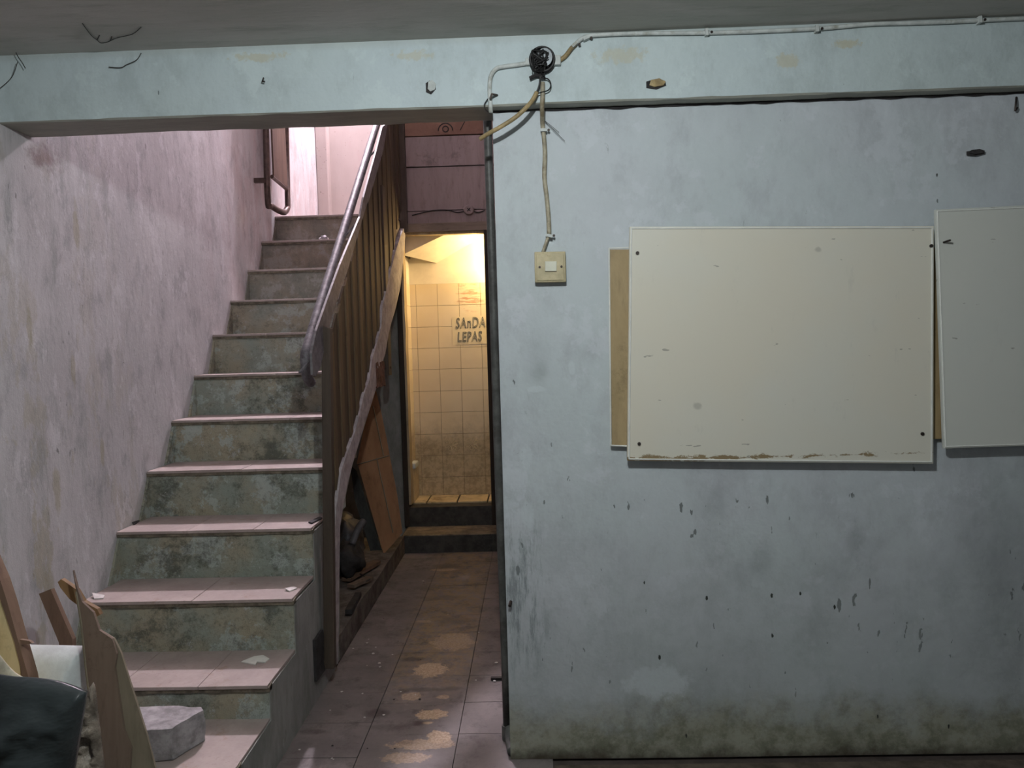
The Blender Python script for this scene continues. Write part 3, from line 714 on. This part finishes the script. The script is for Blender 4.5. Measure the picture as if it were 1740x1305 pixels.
# ------------------------------------------------------------------ under-stair cavity
struct(obj('wall_understair', box(XL, -1.005, YD, YD+.06, 0, 2.34), M_darkgrey if False else M_side), 'grey cement wall under the stairs')
cb = tag(obj('floor_kerb', step_bm(-1.30, XR, 3.56, 5.43, 0, .125, .02, 5), plain('dirty kerb cement', (.135, .118, .102), .9, .5, 12, bmp=.8, dirt=((.06, .05, .045), .8), dist=.008)), 'low broken cement kerb running along the passage under the stairs', 'kerb')
# leaning orange-brown cardboard
def lean_poly(name, pts, p0, n, th, m, label=None, cat=None, parent=None, group=None):
    n = Vector(n).normalized(); v = [PP(a, b, p0, n) for a, b in pts]
    o = obj(name, prism_bm(v, n*th if n.y > 0 else -n*th), m, parent)
    if label: tag(o, label, cat, group)
    return o, v
cpl = ((-1.0, 5.0, .13), (-.25, 1, -.28))
cd = tag(empty('cardboard_sheet', P(655, 935, 'y', 5.0)), 'orange-brown folded cardboard sheet leaning under the stairs', 'cardboard')
o, v = lean_poly('lower_leaf', [(608, 789), (662, 773), (675, 840), (684, 905), (668, 924), (652, 942)], *cpl, .008, M_card, parent=cd)
o, v = lean_poly('upper_leaf', [(606, 788), (620, 720), (638, 660), (648, 701), (657, 745), (662, 773), (608, 789)], *cpl, .008, M_card, parent=cd)
def fold(a, b): return tube_bm([PP(*a, cpl[0], cpl[1])-Vector((0, .004, 0)), PP(*b, cpl[0], cpl[1])-Vector((0, .004, 0))], .004, 5)
for a, b in (((640, 778), (668, 905)), ((634, 690), (652, 774)), ((608, 789), (661, 774))): obj('crease', fold(a, b), M_shardp, cd)
lean_poly('dark_board', [(595, 790), (606, 800), (650, 938), (632, 945), (603, 850)], (-1.05, 5.05, .13), (-.2, 1, -.28), .02, M_darkw, 'dark grimy board leaning behind the cardboard under the stairs', 'board')
def lump(name, c, r, m, label, cat, seed, flat=1, amp=.5):
    bm = bmesh.new(); bmesh.ops.create_icosphere(bm, subdivisions=3, radius=1)
    for v in bm.verts:
        k = 1+amp*noise.noise(v.co*1.7+Vector((seed, seed, 0)))+amp*.4*noise.noise(v.co*5+Vector((0, seed, 0)))
        v.co = Vector((v.co.x*r[0]*k, v.co.y*r[1]*k, max(v.co.z*r[2]*k, -r[2]*flat)))+Vector(c)
    return tag(obj(name, bm, m, smooth=True), label, cat)
lump('crumpled_cloth', (-1.13, 4.47, .235), (.08, .14, .11), M_dark, 'dark crumpled cloth bundle on the kerb under the stairs', 'cloth', 3, .8)
lump('plastic_bag', (-1.25, 4.85, .26), (.12, .18, .16), plain('dull grey plastic', (.07, .072, .078), .4, .4, 10, bmp=.6, dist=.01), 'grey crushed plastic bag deep under the stairs', 'bag', 8, .8, .7)
tag(obj('bent_tube', tube_bm(smoothpath([P(598, 925, 'y', 4.45), P(608, 900, 'y', 4.5), P(618, 885, 'y', 4.55)]), .022, 8), plain('grey hose', (.09, .09, .095), .5), smooth=True), 'short grey hose end sticking up from the cloth under the stairs', 'hose')
def stick(name, a, b, w, h, m, label, cat, group=None):
    a = Vector(a); b = Vector(b); d = (b-a).normalized(); s = d.cross(Vector((0, 0, 1))).normalized(); u = s.cross(d)
    bm = bmesh.new(); A = []
    for i in range(5):
        p = a+(b-a)*i/4; ww = w*(1+.25*noise.noise(p*9)); A.append([bm.verts.new(p+s*x*ww+u*y*h) for x, y in ((-.5, -.5), (.5, -.5), (.5, .5), (-.5, .5))])
    for q, r in zip(A, A[1:]):
        for k in range(4): bm.faces.new((q[k], r[k], r[(k+1) % 4], q[(k+1) % 4]))
    bm.faces.new(A[0][::-1]); bm.faces.new(A[-1]); o = obj(name, bm, m)
    if label: tag(o, label, cat, group)
    return o
stick('wood_scrap', P(592, 1040, 'z', .15), P(609, 1010, 'z', .15), .035, .025, M_dark, 'black charred wood scrap on the near end of the kerb', 'scrap')
stick('wood_scrap', P(596, 996, 'z', .15), P(628, 982, 'z', .15), .05, .018, M_shard, 'pale splintered wood scrap lying across the kerb', 'scrap')
stick('wood_scrap', P(588, 985, 'z', .145), P(640, 955, 'z', .145), .06, .02, M_brown, 'brown flat wood scrap on the kerb beside the dark board', 'scrap')
tag(obj('twig', tube_bm([P(612, 975, 'z', .15), P(628, 985, 'z', .155), P(622, 988, 'z', .15)], .003, 5), M_dark), 'thin dark twig on the kerb', 'twig')
# batten and rusted bracket on the outside of the slab
cb2 = tag(empty('wall_batten', P(660, 640, 'x', -.935)), 'dark narrow batten hanging outside the stair slab', 'batten')
b0 = P(655, 500, 'x', -.935); b1 = P(660, 638, 'x', -.935)
obj('strip', box(-.948, -.930, b0.y, b0.y+.10, b1.z, 2.55), M_post, cb2, bevel=.002)
bm = bmesh.new(); disc(bm, Vector((-.929, b0.y+.05, b1.z+.05)), (1, 0, 0), .008, .004, 10); obj('screw', bm, M_steel, cb2)
q0 = P(638, 616, 'x', -.93); q1 = P(653, 655, 'x', -.93)
bm = box(-.948, -.925, q0.y, q1.y, q1.z, q0.z); bmesh.ops.subdivide_edges(bm, edges=bm.edges, cuts=4, use_grid_fill=True); rough(bm, .012, 25, 4)
tag(obj('rusted_bracket', bm, M_rust), 'crumbling rust-red bracket fixed to the stair slab above the cardboard', 'bracket')

# ------------------------------------------------------------------ drain pipe at the wall's end
dp = tag(empty('drain_pipe', (-.14, 2.80, 0)), 'thin dark vertical drain pipe beside the end of the pale blue wall', 'pipe')
YP = 2.80
ptop = P(828, 203, 'y', YP); pm = P(848, 830, 'y', YP); pb = P(862, 1236, 'y', YP)
obj('pipe', tube_bm([Vector((ptop.x-.008, YP, 2.9)), ptop, P(838, 500, 'y', YP), pm, P(858, 1110, 'y', YP), Vector((pb.x, YP, pb.z))], .0155, 14), M_drain, dp, smooth=True)
obj('coupling', tube_bm([Vector((pb.x, YP, pb.z+.01)), Vector((pb.x, YP, pb.z-.045))], .021, 14), M_drain, dp, smooth=False)
obj('elbow', tube_bm(smoothpath([Vector((pb.x, YP, pb.z-.04)), Vector((pb.x+.006, YP-.005, .05)), Vector((pb.x+.012, YP-.05, .022)), Vector((pb.x+.02, YP-.12, .019))]), .0175, 12), M_drain, dp, smooth=True)
tag(obj('black_scrap', box(*(lambda a: (a.x-.01, a.x+.04, a.y-.01, a.y+.008, 0, .012))(P(838, 1155, 'z', 0))), M_wire), 'small black plastic scrap on the floor beside the drain pipe', 'scrap')

# ------------------------------------------------------------------ boards
def board(name, corners, y, th, m, label, rim=True, lean=0):
    t = empty(name, P(*corners[2], 'y', y)); tag(t, label, 'board')
    v = [P(a, b, 'y', y) for a, b in corners]
    if lean: 
        for q in (0, 1): v[q].y += lean
    o = obj('panel', prism_bm(v, (0, th, 0)), m, t, bevel=.0015)
    return t, v
BK = YW-.004
bb, v = board('backing_board', [(1036, 424), (1640, 420), (1642, 745), (1040, 757)], BK-.016, .014, M_back, 'old brown backing board mostly hidden behind the cream whiteboard')
def rimline(t, pts, y, w, m, name='edge_trim'):
    for a, b in zip(pts, pts[1:]):
        p, q = P(*a, 'y', y), P(*b, 'y', y); obj(name, tube_bm([p, q], w, 6), m, t)
rimline(bb, [(1066, 758), (1038, 757), (1035, 422), (1068, 421)], BK-.017, .003, M_rim)
b1, v = board('cream_board', [(1070, 385), (1587, 384), (1586, 788), (1066, 783)], BK-.036, .018, M_board1, 'large cream whiteboard on the pale blue wall with a chipped brown bottom strip')
rimline(b1, [(1073, 388), (1584, 387), (1583, 785), (1069, 780), (1073, 388)], BK-.0365, .0028, M_rim)
b2, v = board('pale_green_board', [(1590, 356), (1905, 341), (1912, 752), (1604, 762)], BK-.05, .014, M_board2, 'pale greenish whiteboard hung at a slight tilt and cut by the right picture edge')
rimline(b2, [(1740, 353), (1593, 359), (1607, 759), (1740, 755)], BK-.0505, .0022, M_rim)
def nail(t, x, y, yy, r=.006):
    q = P(x, y, 'y', yy); bm = bmesh.new(); disc(bm, q, (0, -1, 0), r, .004, 10); obj('nail', bm, M_steel, t)
for x, y in ((1083, 430), (1086, 754), (1582, 418), (1567, 737)): nail(b1, x, y, BK-.036)
bm = tube_bm([P(1603, 412, 'y', BK-.05), P(1615, 408, 'y', BK-.072)], .0035, 6); obj('bent_nail', bm, M_steel, b2)

# ------------------------------------------------------------------ switch, cables, junction box
YS = YW-.004
sx = tag(empty('light_switch', P(936, 487, 'y', YS)), 'yellowed square surface light switch on the pale blue wall', 'switch')
c4 = [P(a, b, 'y', YS-.028) for a, b in ((908, 428), (961, 427), (962, 479), (909, 480))]
obj('box', prism_bm(c4, (0, .03, 0)), M_switch, sx, bevel=.003)
cin = [P(a, b, 'y', YS-.031) for a, b in ((911, 431), (958, 430), (959, 476), (912, 477))]
obj('face_plate', prism_bm(cin, (0, .004, 0)), M_switch, sx, bevel=.002)
cr_ = [P(a, b, 'y', YS-.037) for a, b in ((926, 444), (946, 444), (946, 461), (926, 461))]
o = obj('rocker', prism_bm(cr_, (0, .008, 0)), M_rocker, sx, bevel=.002); o['label'] = 'pale rocker'
for a, b in ((917, 454), (954, 453)):
    bm = bmesh.new(); disc(bm, P(a, b, 'y', YS-.031), (0, -1, 0), .004, .003, 10); obj('screw', bm, M_steel, sx)
def cable(name, pts, y, r, m, label, lift=None, smooth=4, seg=10):
    v = []
    for i, (a, b) in enumerate(pts):
        yy = y if lift is None else y-lift[i]
        v.append(P(a, b, 'y', yy))
    o = obj(name, tube_bm(smoothpath(v, smooth), r, seg), m, smooth=True)
    if label: tag(o, label, 'cable')
    return o
cu = empty('switch_cable', P(925, 428, 'y', YS)); tag(cu, 'old yellowed cable dropping from the junction box to the light switch', 'cable')
def cpart(parent, name, pts, y, r, m):
    o = obj(name, tube_bm(smoothpath([P(a, b, 'y', y) for a, b in pts], 4), r, 10), m, parent, smooth=True); return o
sv = [P(a, b, 'y', yy) for a, b, yy in ((922, 140, DY-.012), (922, 165, DY-.014), (921, 180, DY-.010), (921.5, 196, DY+.012), (922, 212, YS-.016), (924, 230, YS-.012), (926, 262, YS-.012), (925, 300, YS-.013), (929, 335, YS-.012), (932, 370, YS-.013), (933, 398, YS-.012))]
obj('sheath', tube_bm(smoothpath(sv, 4), .0078, 10), M_cable, cu, smooth=True)
cpart(cu, 'lower_end', [(933, 398), (928, 412), (922, 430)], YS-.016, .0055, M_cable)
def clip(parent, x, y, yy, ang=0, w=.022):
    q = P(x, y, 'y', yy); bm = bmesh.new(); bx(bm, -w/2, w/2, -.012, .012, -.005, .005)
    bmesh.ops.rotate(bm, verts=bm.verts, matrix=Matrix.Rotation(ang, 3, 'Y')); bmesh.ops.translate(bm, verts=bm.verts, vec=q); obj('clip', bm, M_conduit, parent)
    bm = bmesh.new(); disc(bm, q+Vector((w*.75, -.002, -.0)), (0, -1, 0), .0045, .006, 8); obj('clip_nail', bm, M_steel, parent)
clip(cu, 924, 222, YS-.014); clip(cu, 933, 401, YS-.014, .2)
# conduit from the corner up to the junction box
cl_ = tag(empty('left_conduit', P(832, 190, 'y', DY)), 'pale painted conduit curving from the wall corner to the junction box', 'conduit')
cpart(cl_, 'pipe', [(834, 192), (833, 170), (832, 150), (834, 130), (843, 117), (858, 113), (880, 110), (900, 107)], DY-.010, .0075, M_conduit)
cpart(cl_, 'thin_wire', [(829, 168), (823, 178), (826, 187), (833, 192)], DY-.012, .0018, M_wire)
# conduit along the ceiling
cc_ = tag(empty('ceiling_conduit', P(1000, 62, 'y', DY)), 'long pale conduit along the top of the beam right of the junction box', 'conduit')
cpart(cc_, 'riser', [(948, 104), (960, 96), (971, 82), (978, 75)], DY-.011, .0075, M_tan)
cpart(cc_, 'pipe', [(978, 75), (990, 65), (1010, 60), (1080, 57), (1200, 56), (1300, 53), (1400, 48), (1480, 41), (1560, 39), (1640, 36), (1700, 33), (1800, 29)], DY-.010, .0068, M_conduit)
clip(cc_, 976, 77, DY-.012, -.7); clip(cc_, 996, 66, DY-.010, -.4); clip(cc_, 1387, 50, DY-.010, 1.5); clip(cc_, 1663, 35, DY-.010, 1.5); clip(cc_, 1200, 56, DY-.010, 1.5)
# junction box
jb = tag(empty('junction_box', P(922, 106, 'y', DY)), 'round burnt junction box with charred wires hanging out on the beam', 'junction box')
jc = P(921, 106, 'y', DY+.002)
bm = bmesh.new()
ring = [jc+Vector((math.cos(t), 0, math.sin(t)))*.040+Vector((0, -.028, 0)) for t in [2*math.pi*k/24 for k in range(25)]]
tube(bm, ring, .0045, 6, cap=False); disc(bm, jc, (0, -1, 0), .040, .010, 24); obj('body', bm, M_wire, jb)
bm = bmesh.new(); tube(bm, [jc+Vector((0, -.002, 0)), jc+Vector((0, -.03, 0))], .041, 24, cap=False); obj('rim', bm, M_dark, jb)
bm = bmesh.new(); ptsd = [jc+Vector((.008+.026*math.cos(t), -.036, .004+.030*math.sin(t))) for t in [2*math.pi*k/16 for k in range(16)]]; prism(bm, ptsd, (0, .006, 0)); o = obj('hanging_cover', bm, M_bpaper, jb); o['label'] = 'grey painted loose cover'
bm = box(jc.x+.036, jc.x+.062, DY-.024, DY, jc.z-.018, jc.z+.014); obj('spout', bm, M_conduit, jb, bevel=.003)
bm = box(jc.x-.056, jc.x-.038, DY-.020, DY, jc.z-.014, jc.z+.010); obj('spout', bm, M_conduit, jb, bevel=.003)
for s_ in range(9):
    a0 = random.uniform(2.2, 5.4); p = [jc+Vector((math.cos(a0)*.034, -.03, math.sin(a0)*.034))]
    for k in range(5): p.append(jc+Vector((random.uniform(-.034, .022), -.034-random.uniform(0, .018), random.uniform(-.045, .030))))
    p.append(jc+Vector((random.uniform(-.012, .012), -.02, -.062))); obj('wire', tube_bm(smoothpath(p, 4), random.uniform(.0018, .0032), 5), M_wire, jb)
obj('wire', tube_bm(smoothpath([P(a, b, 'y', DY-.02) for a, b in ((923, 132), (932, 135), (936, 144), (932, 153), (920, 157), (912, 159))]), .0022, 6), M_wire, jb)
obj('wire', tube_bm(smoothpath([P(a, b, 'y', DY-.022) for a, b in ((918, 128), (917, 142), (914, 152), (910, 160))]), .0032, 6), M_wire, jb)
bm = bmesh.new(); tube(bm, smoothpath([P(a, b, 'y', DY-.02) for a, b in ((900, 133), (912, 128), (922, 130))]), .006, 6); obj('connector', bm, M_dark, jb)
# loose tan conduit swinging down to the corner
o = obj('loose_conduit', tube_bm(smoothpath([P(a, b, 'y', DY-l) for (a, b), l in zip(((912, 157), (905, 170), (893, 184), (875, 200), (850, 216), (830, 227), (816, 236)), (.02, .025, .03, .03, .03, .02, .0))], 5), .0075, 10), M_tan, smooth=True)
tag(o, 'loose tan conduit hanging diagonally from the junction box across the wall corner', 'conduit')
# nail remnants and chips on the beam
def chip(x, y, w, h, y_, label, m=M_conduit):
    t = tag(empty('hook', P(x, y, 'y', y_)), label, 'hook'); q = P(x, y, 'y', y_)
    bm = bmesh.new(); v = [q+Vector((a*w, -.004-abs(b)*.006, b*h)) for a, b in ((-.5, -.3), (-.2, -.55), (.35, -.4), (.5, .1), (.1, .5), (-.4, .35))]; prism(bm, v, (0, .006, 0)); obj('flap', bm, m, t)
    bm = bmesh.new(); v = [q+Vector((a*w*1.2-.004, -.001, b*h*1.15-.003)) for a, b in ((-.5, -.4), (.0, -.6), (.5, -.2), (.45, .3), (-.1, .5), (-.5, .3))]; prism(bm, v, (0, .003, 0)); obj('hole', bm, M_dark, t)
chip(734, 146, .028, .036, DY-.004, 'small peeled metal tab on the beam left of the junction box')
chip(1117, 141, .055, .026, DY-.004, 'small peeled metal tab on the beam right of the junction box', M_tan)
chip(1660, 258, .05, .016, YS-.004, 'small chipped scar high on the wall above the greenish board', M_dark)
hk = tag(obj('wall_hook', tube_bm(smoothpath([P(1727, 165, 'y', YS), P(1726, 176, 'y', YS-.012), P(1725, 188, 'y', YS-.012), P(1729, 183, 'y', YS-.006)]), .003, 6), M_steel), 'tiny bent hook on the wall near the top right', 'hook')
tag(obj('wall_nail', tube_bm([P(845, 162, 'y', DY), P(836, 160, 'y', DY-.03), P(833, 168, 'y', DY-.03)], .004, 6), M_steel), 'bent nail with lint below the left conduit', 'nail')
tag(obj('wall_nail', tube_bm([P(448, 132, 'y', DY), P(446, 138, 'y', DY-.02), P(450, 139, 'y', DY-.02)], .003, 6), M_steel), 'tiny bent nail on the beam above the stairs', 'nail')
tag(obj('wall_nail', tube_bm([P(868, 1022, 'y', YS), P(866, 1030, 'y', YS-.02)], .006, 6), M_steel), 'black nail stub at the lower edge of the pale blue wall beside the pipe', 'nail')
def web(pts, ax, val, label, r=.0016):
    bm = bmesh.new()
    for s_ in pts: tube(bm, smoothpath([P(a, b, ax, val) for a, b in s_], 4), r, 4)
    tag(obj('cobweb', bm, M_web), label, 'cobweb')
web([[(140, 40), (155, 60), (165, 68), (172, 73), (186, 70), (190, 62)], [(165, 68), (169, 60)], [(186, 70), (200, 64), (225, 58), (240, 46)]], 'z', ZC-.003, 'sooty cobweb strand on the ceiling at the upper left')
web([[(24, 55), (22, 75), (30, 95), (38, 107), (43, 116)], [(0, 150), (12, 140), (22, 128), (30, 105)]], 'y', DY-.02, 'sooty cobweb strand at the left end of the beam')
web([[(185, 114), (205, 115), (215, 110), (232, 102), (240, 90)]], 'y', DY-.008, 'short sooty cobweb strand on the beam right of the longest one')
web([[(960, 240), (925, 205), (950, 225)]], 'y', YS-.01, 'fine cobweb by the switch cable clip', .0008)

# ------------------------------------------------------------------ litter on the stairs and floor
def scrap_at(name, px, z, pts, m, label, cat='scrap', th=.004, tilt=0):
    v = []
    for a, b in pts:
        q = P(a, b, 'z', z); v.append(Vector((q.x, q.y, z+.001)))
    v[0].z += tilt
    tag(obj(name, prism_bm(v, (0, 0, th)), m), label, cat)
scrap_at('paper_scrap', 0, TOPS[1], [(410, 1126), (432, 1117), (447, 1115), (458, 1121), (450, 1127), (437, 1126), (434, 1131)], M_paper, 'pale torn paper scrap on the second stair tread', 'paper')
scrap_at('tile_chip', 0, TOPS[2], [(157, 1014), (178, 1013), (176, 1018), (160, 1019)], M_litter, 'small chip at the left end of the third stair tread', tilt=.012)
scrap_at('tile_chip', 0, TOPS[3], [(220, 888), (238, 886), (228, 893)], M_dark, 'small dark chip at the left end of the fourth stair tread', tilt=.015)
scrap_at('tile_chip', 0, TOPS[3], [(524, 889), (543, 880), (548, 882), (530, 891)], M_dark, 'dark sliver at the post end of the fourth stair tread', th=.006)
scrap_at('tile_chip', 0, TOPS[2], [(484, 1004), (500, 998), (505, 1001), (492, 1006)], M_litter, 'pale chip at the right end of the third stair tread', tilt=.006)
q = P(548, 407, 'z', TOPS[10]); lump('rubble_bit', (q.x, FR[10]+.03, TOPS[10]+.012), (.03, .025, .016), M_plast, 'small plaster lump on the edge of the second highest stair', 'rubble', 12, .7)
for i in range(34):
    while True:
        a, b = random.uniform(490, 850), random.uniform(960, 1300); q = P(a, b, 'z', 0)
        if XR+.03 < q.x < -.2 and q.y < 5.3 and (i > 10 or a < 680): break
    s = random.uniform(.003, .008)
    bm = bmesh.new(); bmesh.ops.create_icosphere(bm, subdivisions=1, radius=1)
    for v in bm.verts: v.co = Vector((v.co.x*s*random.uniform(.7, 1.3), v.co.y*s, (v.co.z+1)*s*.35))+Vector((q.x, q.y, .001))
    tag(obj('plaster_crumb', bm, M_litter if i % 4 else M_dark), 'tiny crumb of litter on the passage floor', 'crumb', 'crumbs of litter on the passage floor')

# ------------------------------------------------------------------ rubble in the lower left corner
# concrete chunk on the lowest tread
ztr = TOPS[0]
b0 = [P(348, 1222, 'z', ztr+.11), P(235, 1200, 'z', ztr+.11)]
c1 = P(325, 1202, 'z', ztr+.10); c2 = P(350, 1206, 'z', ztr+.10); c3 = P(300, 1250, 'z', ztr+.10)
topv = [P(a, b, 'z', ztr+.105) for a, b in ((225, 1201), (300, 1200), (345, 1201), (347, 1206), (292, 1238), (225, 1244))]
bm = bmesh.new(); A = [bm.verts.new(v) for v in topv]
botv = [Vector((v.x, v.y, ztr+.003)) for v in topv]; botv[3] += Vector((0, -.005, 0)); B = [bm.verts.new(v) for v in botv]
bm.faces.new(A); bm.faces.new(B[::-1])
for i in range(6): bm.faces.new((A[i], B[i], B[(i+1) % 6], A[(i+1) % 6]))
bmesh.ops.triangulate(bm, faces=bm.faces); bmesh.ops.subdivide_edges(bm, edges=bm.edges, cuts=6, use_grid_fill=True)
for v in bm.verts:
    k = 0 if v.co.z < ztr+.006 else 1
    v.co += Vector((noise.noise(v.co*22), noise.noise(v.co*22+Vector((5, 0, 0))), noise.noise(v.co*22+Vector((0, 5, 0)))*.6))*.007*k
tag(obj('concrete_chunk', bm, M_conc), 'grey broken concrete chunk resting on the lowest stair tread', 'rubble')
# tall pointed plywood shard
SP = ((-1.2, 2.12, .3), (-.12, 1, -.16)); SP = (SP[0], SP[1])
sh = tag(empty('plywood_shard', PP(215, 1305, *SP)), 'tall pointed brown plywood shard leaning in front of the lowest stairs', 'plywood')
def shard(pts, th, m, name, off=0):
    n = Vector(SP[1]).normalized(); v = [PP(a, b, SP[0], n)-n*off for a, b in pts]
    return obj(name, prism_bm(v, n*th), m, sh)
shard([(125, 969), (133, 1000), (141, 1022), (160, 1040), (170, 1070), (192, 1085), (200, 1110), (196, 1135), (206, 1200), (212, 1240), (224, 1270), (222, 1305), (230, 1420), (182, 1420), (172, 1305), (158, 1215), (148, 1140), (140, 1060), (131, 1005)], .012, M_shard, 'face_veneer', .006)
shard([(165, 1070), (192, 1086), (204, 1110), (213, 1140), (232, 1200), (248, 1250), (262, 1305), (275, 1420), (190, 1420), (180, 1305), (160, 1180)], .010, M_shardp, 'inner_ply', -.006)
n_ = Vector(SP[1]).normalized()
obj('pale_edge', tube_bm([PP(a, b, SP[0], n_)-n_*.004 for a, b in ((131, 1005), (140, 1060), (148, 1140), (158, 1215), (172, 1305), (182, 1420))], .004, 5), M_shardp, sh)
lean_poly('broken_lath', [(98, 989), (104, 984), (130, 1002), (142, 1022), (165, 1035), (170, 1045), (160, 1050), (138, 1033), (118, 1018), (102, 998)], (-1.3, 2.22, .7), (-.1, 1, -.1), .02, M_orange, 'broken orange-brown lath poking out behind the plywood shard', 'lath')
lean_poly('wood_offcut', [(66, 1009), (86, 1001), (123, 1086), (126, 1160), (108, 1160), (100, 1092)], (-1.5, 2.42, .6), (0, 1, -.15), .02, M_brown, 'short brown timber offcut leaning on the left wall above the white sheet', 'offcut')
# thick plank, yellow face and brown edge
pk = tag(empty('timber_plank', P(20, 1150, 'y', 2.0)), 'thick yellow-faced timber plank with a brown edge leaning at the left picture edge', 'plank')
LP = ((-1.4, 2.02, .6), (0, 1, -.1)); n_ = Vector(LP[1]).normalized()
def lp(pts, off, th, m, name): 
    v = [PP(a, b, LP[0], n_)-n_*off for a, b in pts]; obj(name, prism_bm(v, n_*th), m, pk)
lp([(-10, 985), (0, 1015), (12, 1050), (26, 1090), (33, 1120), (38, 1180), (60, 1330), (-60, 1330), (-70, 985)], 0, .03, M_yellow, 'face')
lp([(-20, 935), (2, 985), (14, 1022), (30, 1080), (50, 1150), (80, 1330), (58, 1330), (36, 1130), (26, 1090), (0, 1012), (-20, 960)], .004, .04, M_brown, 'edge')
lp([(24, 1086), (48, 1090), (53, 1094), (28, 1098)], -.004, .01, M_brown, 'splinter')
def sack(name, TL, TR, BR, BL, y, depth, m, label, cat, seed, topc=None, amp=.02, wr=7, nu=36, nv=36):
    """a closed stuffed sheet: front surface pillowed and wrinkled, flat back"""
    bm = bmesh.new(); F = []; B = []
    c = [P(*q, 'y', y) for q in (TL, TR, BR, BL)]
    for q in c[2:]: q.z = max(q.z, .003)
    for i in range(nu+1):
        u = i/nu; f = []; b = []
        for j in range(nv+1):
            v = j/nv
            p = (c[0]*(1-u)+c[1]*u)*(1-v)+(c[3]*(1-u)+c[2]*u)*v
            if topc: p.z += topc(u)*(1-v)**2
            e = min(u, 1-u, v, 1-v)*4; pil = min(1, e)**.5
            w = noise.noise(Vector((p.x*wr, seed, p.z*wr*1.3)))+.5*noise.noise(Vector((p.x*wr*2.3, seed+4, p.z*wr*3)))
            q = p.copy(); q.y += -depth*.5*pil + w*amp*pil; q.x += w*amp*.3*pil
            f.append(bm.verts.new(q)); q2 = p.copy(); q2.y += depth*.5*pil+.004; b.append(bm.verts.new(q2))
        F.append(f); B.append(b)
    for i in range(nu):
        for j in range(nv):
            bm.faces.new((F[i][j], F[i+1][j], F[i+1][j+1], F[i][j+1])); bm.faces.new((B[i][j], B[i][j+1], B[i+1][j+1], B[i+1][j]))
    for i in range(nu): bm.faces.new((F[i][0], B[i][0], B[i+1][0], F[i+1][0])); bm.faces.new((F[i][nv], F[i+1][nv], B[i+1][nv], B[i][nv]))
    for j in range(nv): bm.faces.new((F[0][j], F[0][j+1], B[0][j+1], B[0][j])); bm.faces.new((F[nu][j], B[nu][j], B[nu][j+1], F[nu][j+1]))
    return tag(obj(name, bm, m, smooth=True), label, cat)
sack('white_sheet', (34, 1096), (143, 1098), (190, 1480), (60, 1480), 2.2, .22, M_white, 'bulging dirty white foam sheet between the timber plank and the plywood shard', 'foam sheet', 2, amp=.03, wr=6)
sack('plastic_wrap', (118, 1215), (158, 1160), (200, 1500), (90, 1500), 1.97, .05, M_wrap, 'crumpled dirty transparent wrap against the left edge of the plywood shard', 'plastic wrap', 5, amp=.03, wr=24, nu=50, nv=70)
sack('packing_sheet', (-60, 1075), (52, 1150), (70, 1500), (-80, 1500), 1.93, .04, M_wrapy, 'yellowed packing sheet between the black plastic and the timber plank', 'packing sheet', 9, amp=.012, wr=12, topc=lambda u: .02*math.sin(u*6))
sack('black_plastic', (-200, 1098), (146, 1196), (60, 1700), (-300, 1700), 1.62, .16, M_black, 'glossy black plastic sheet bunched up in the lower left foreground', 'plastic sheet', 14, amp=.035, wr=11, nu=90, nv=90, topc=lambda u: .012*math.sin(u*9)+.02)
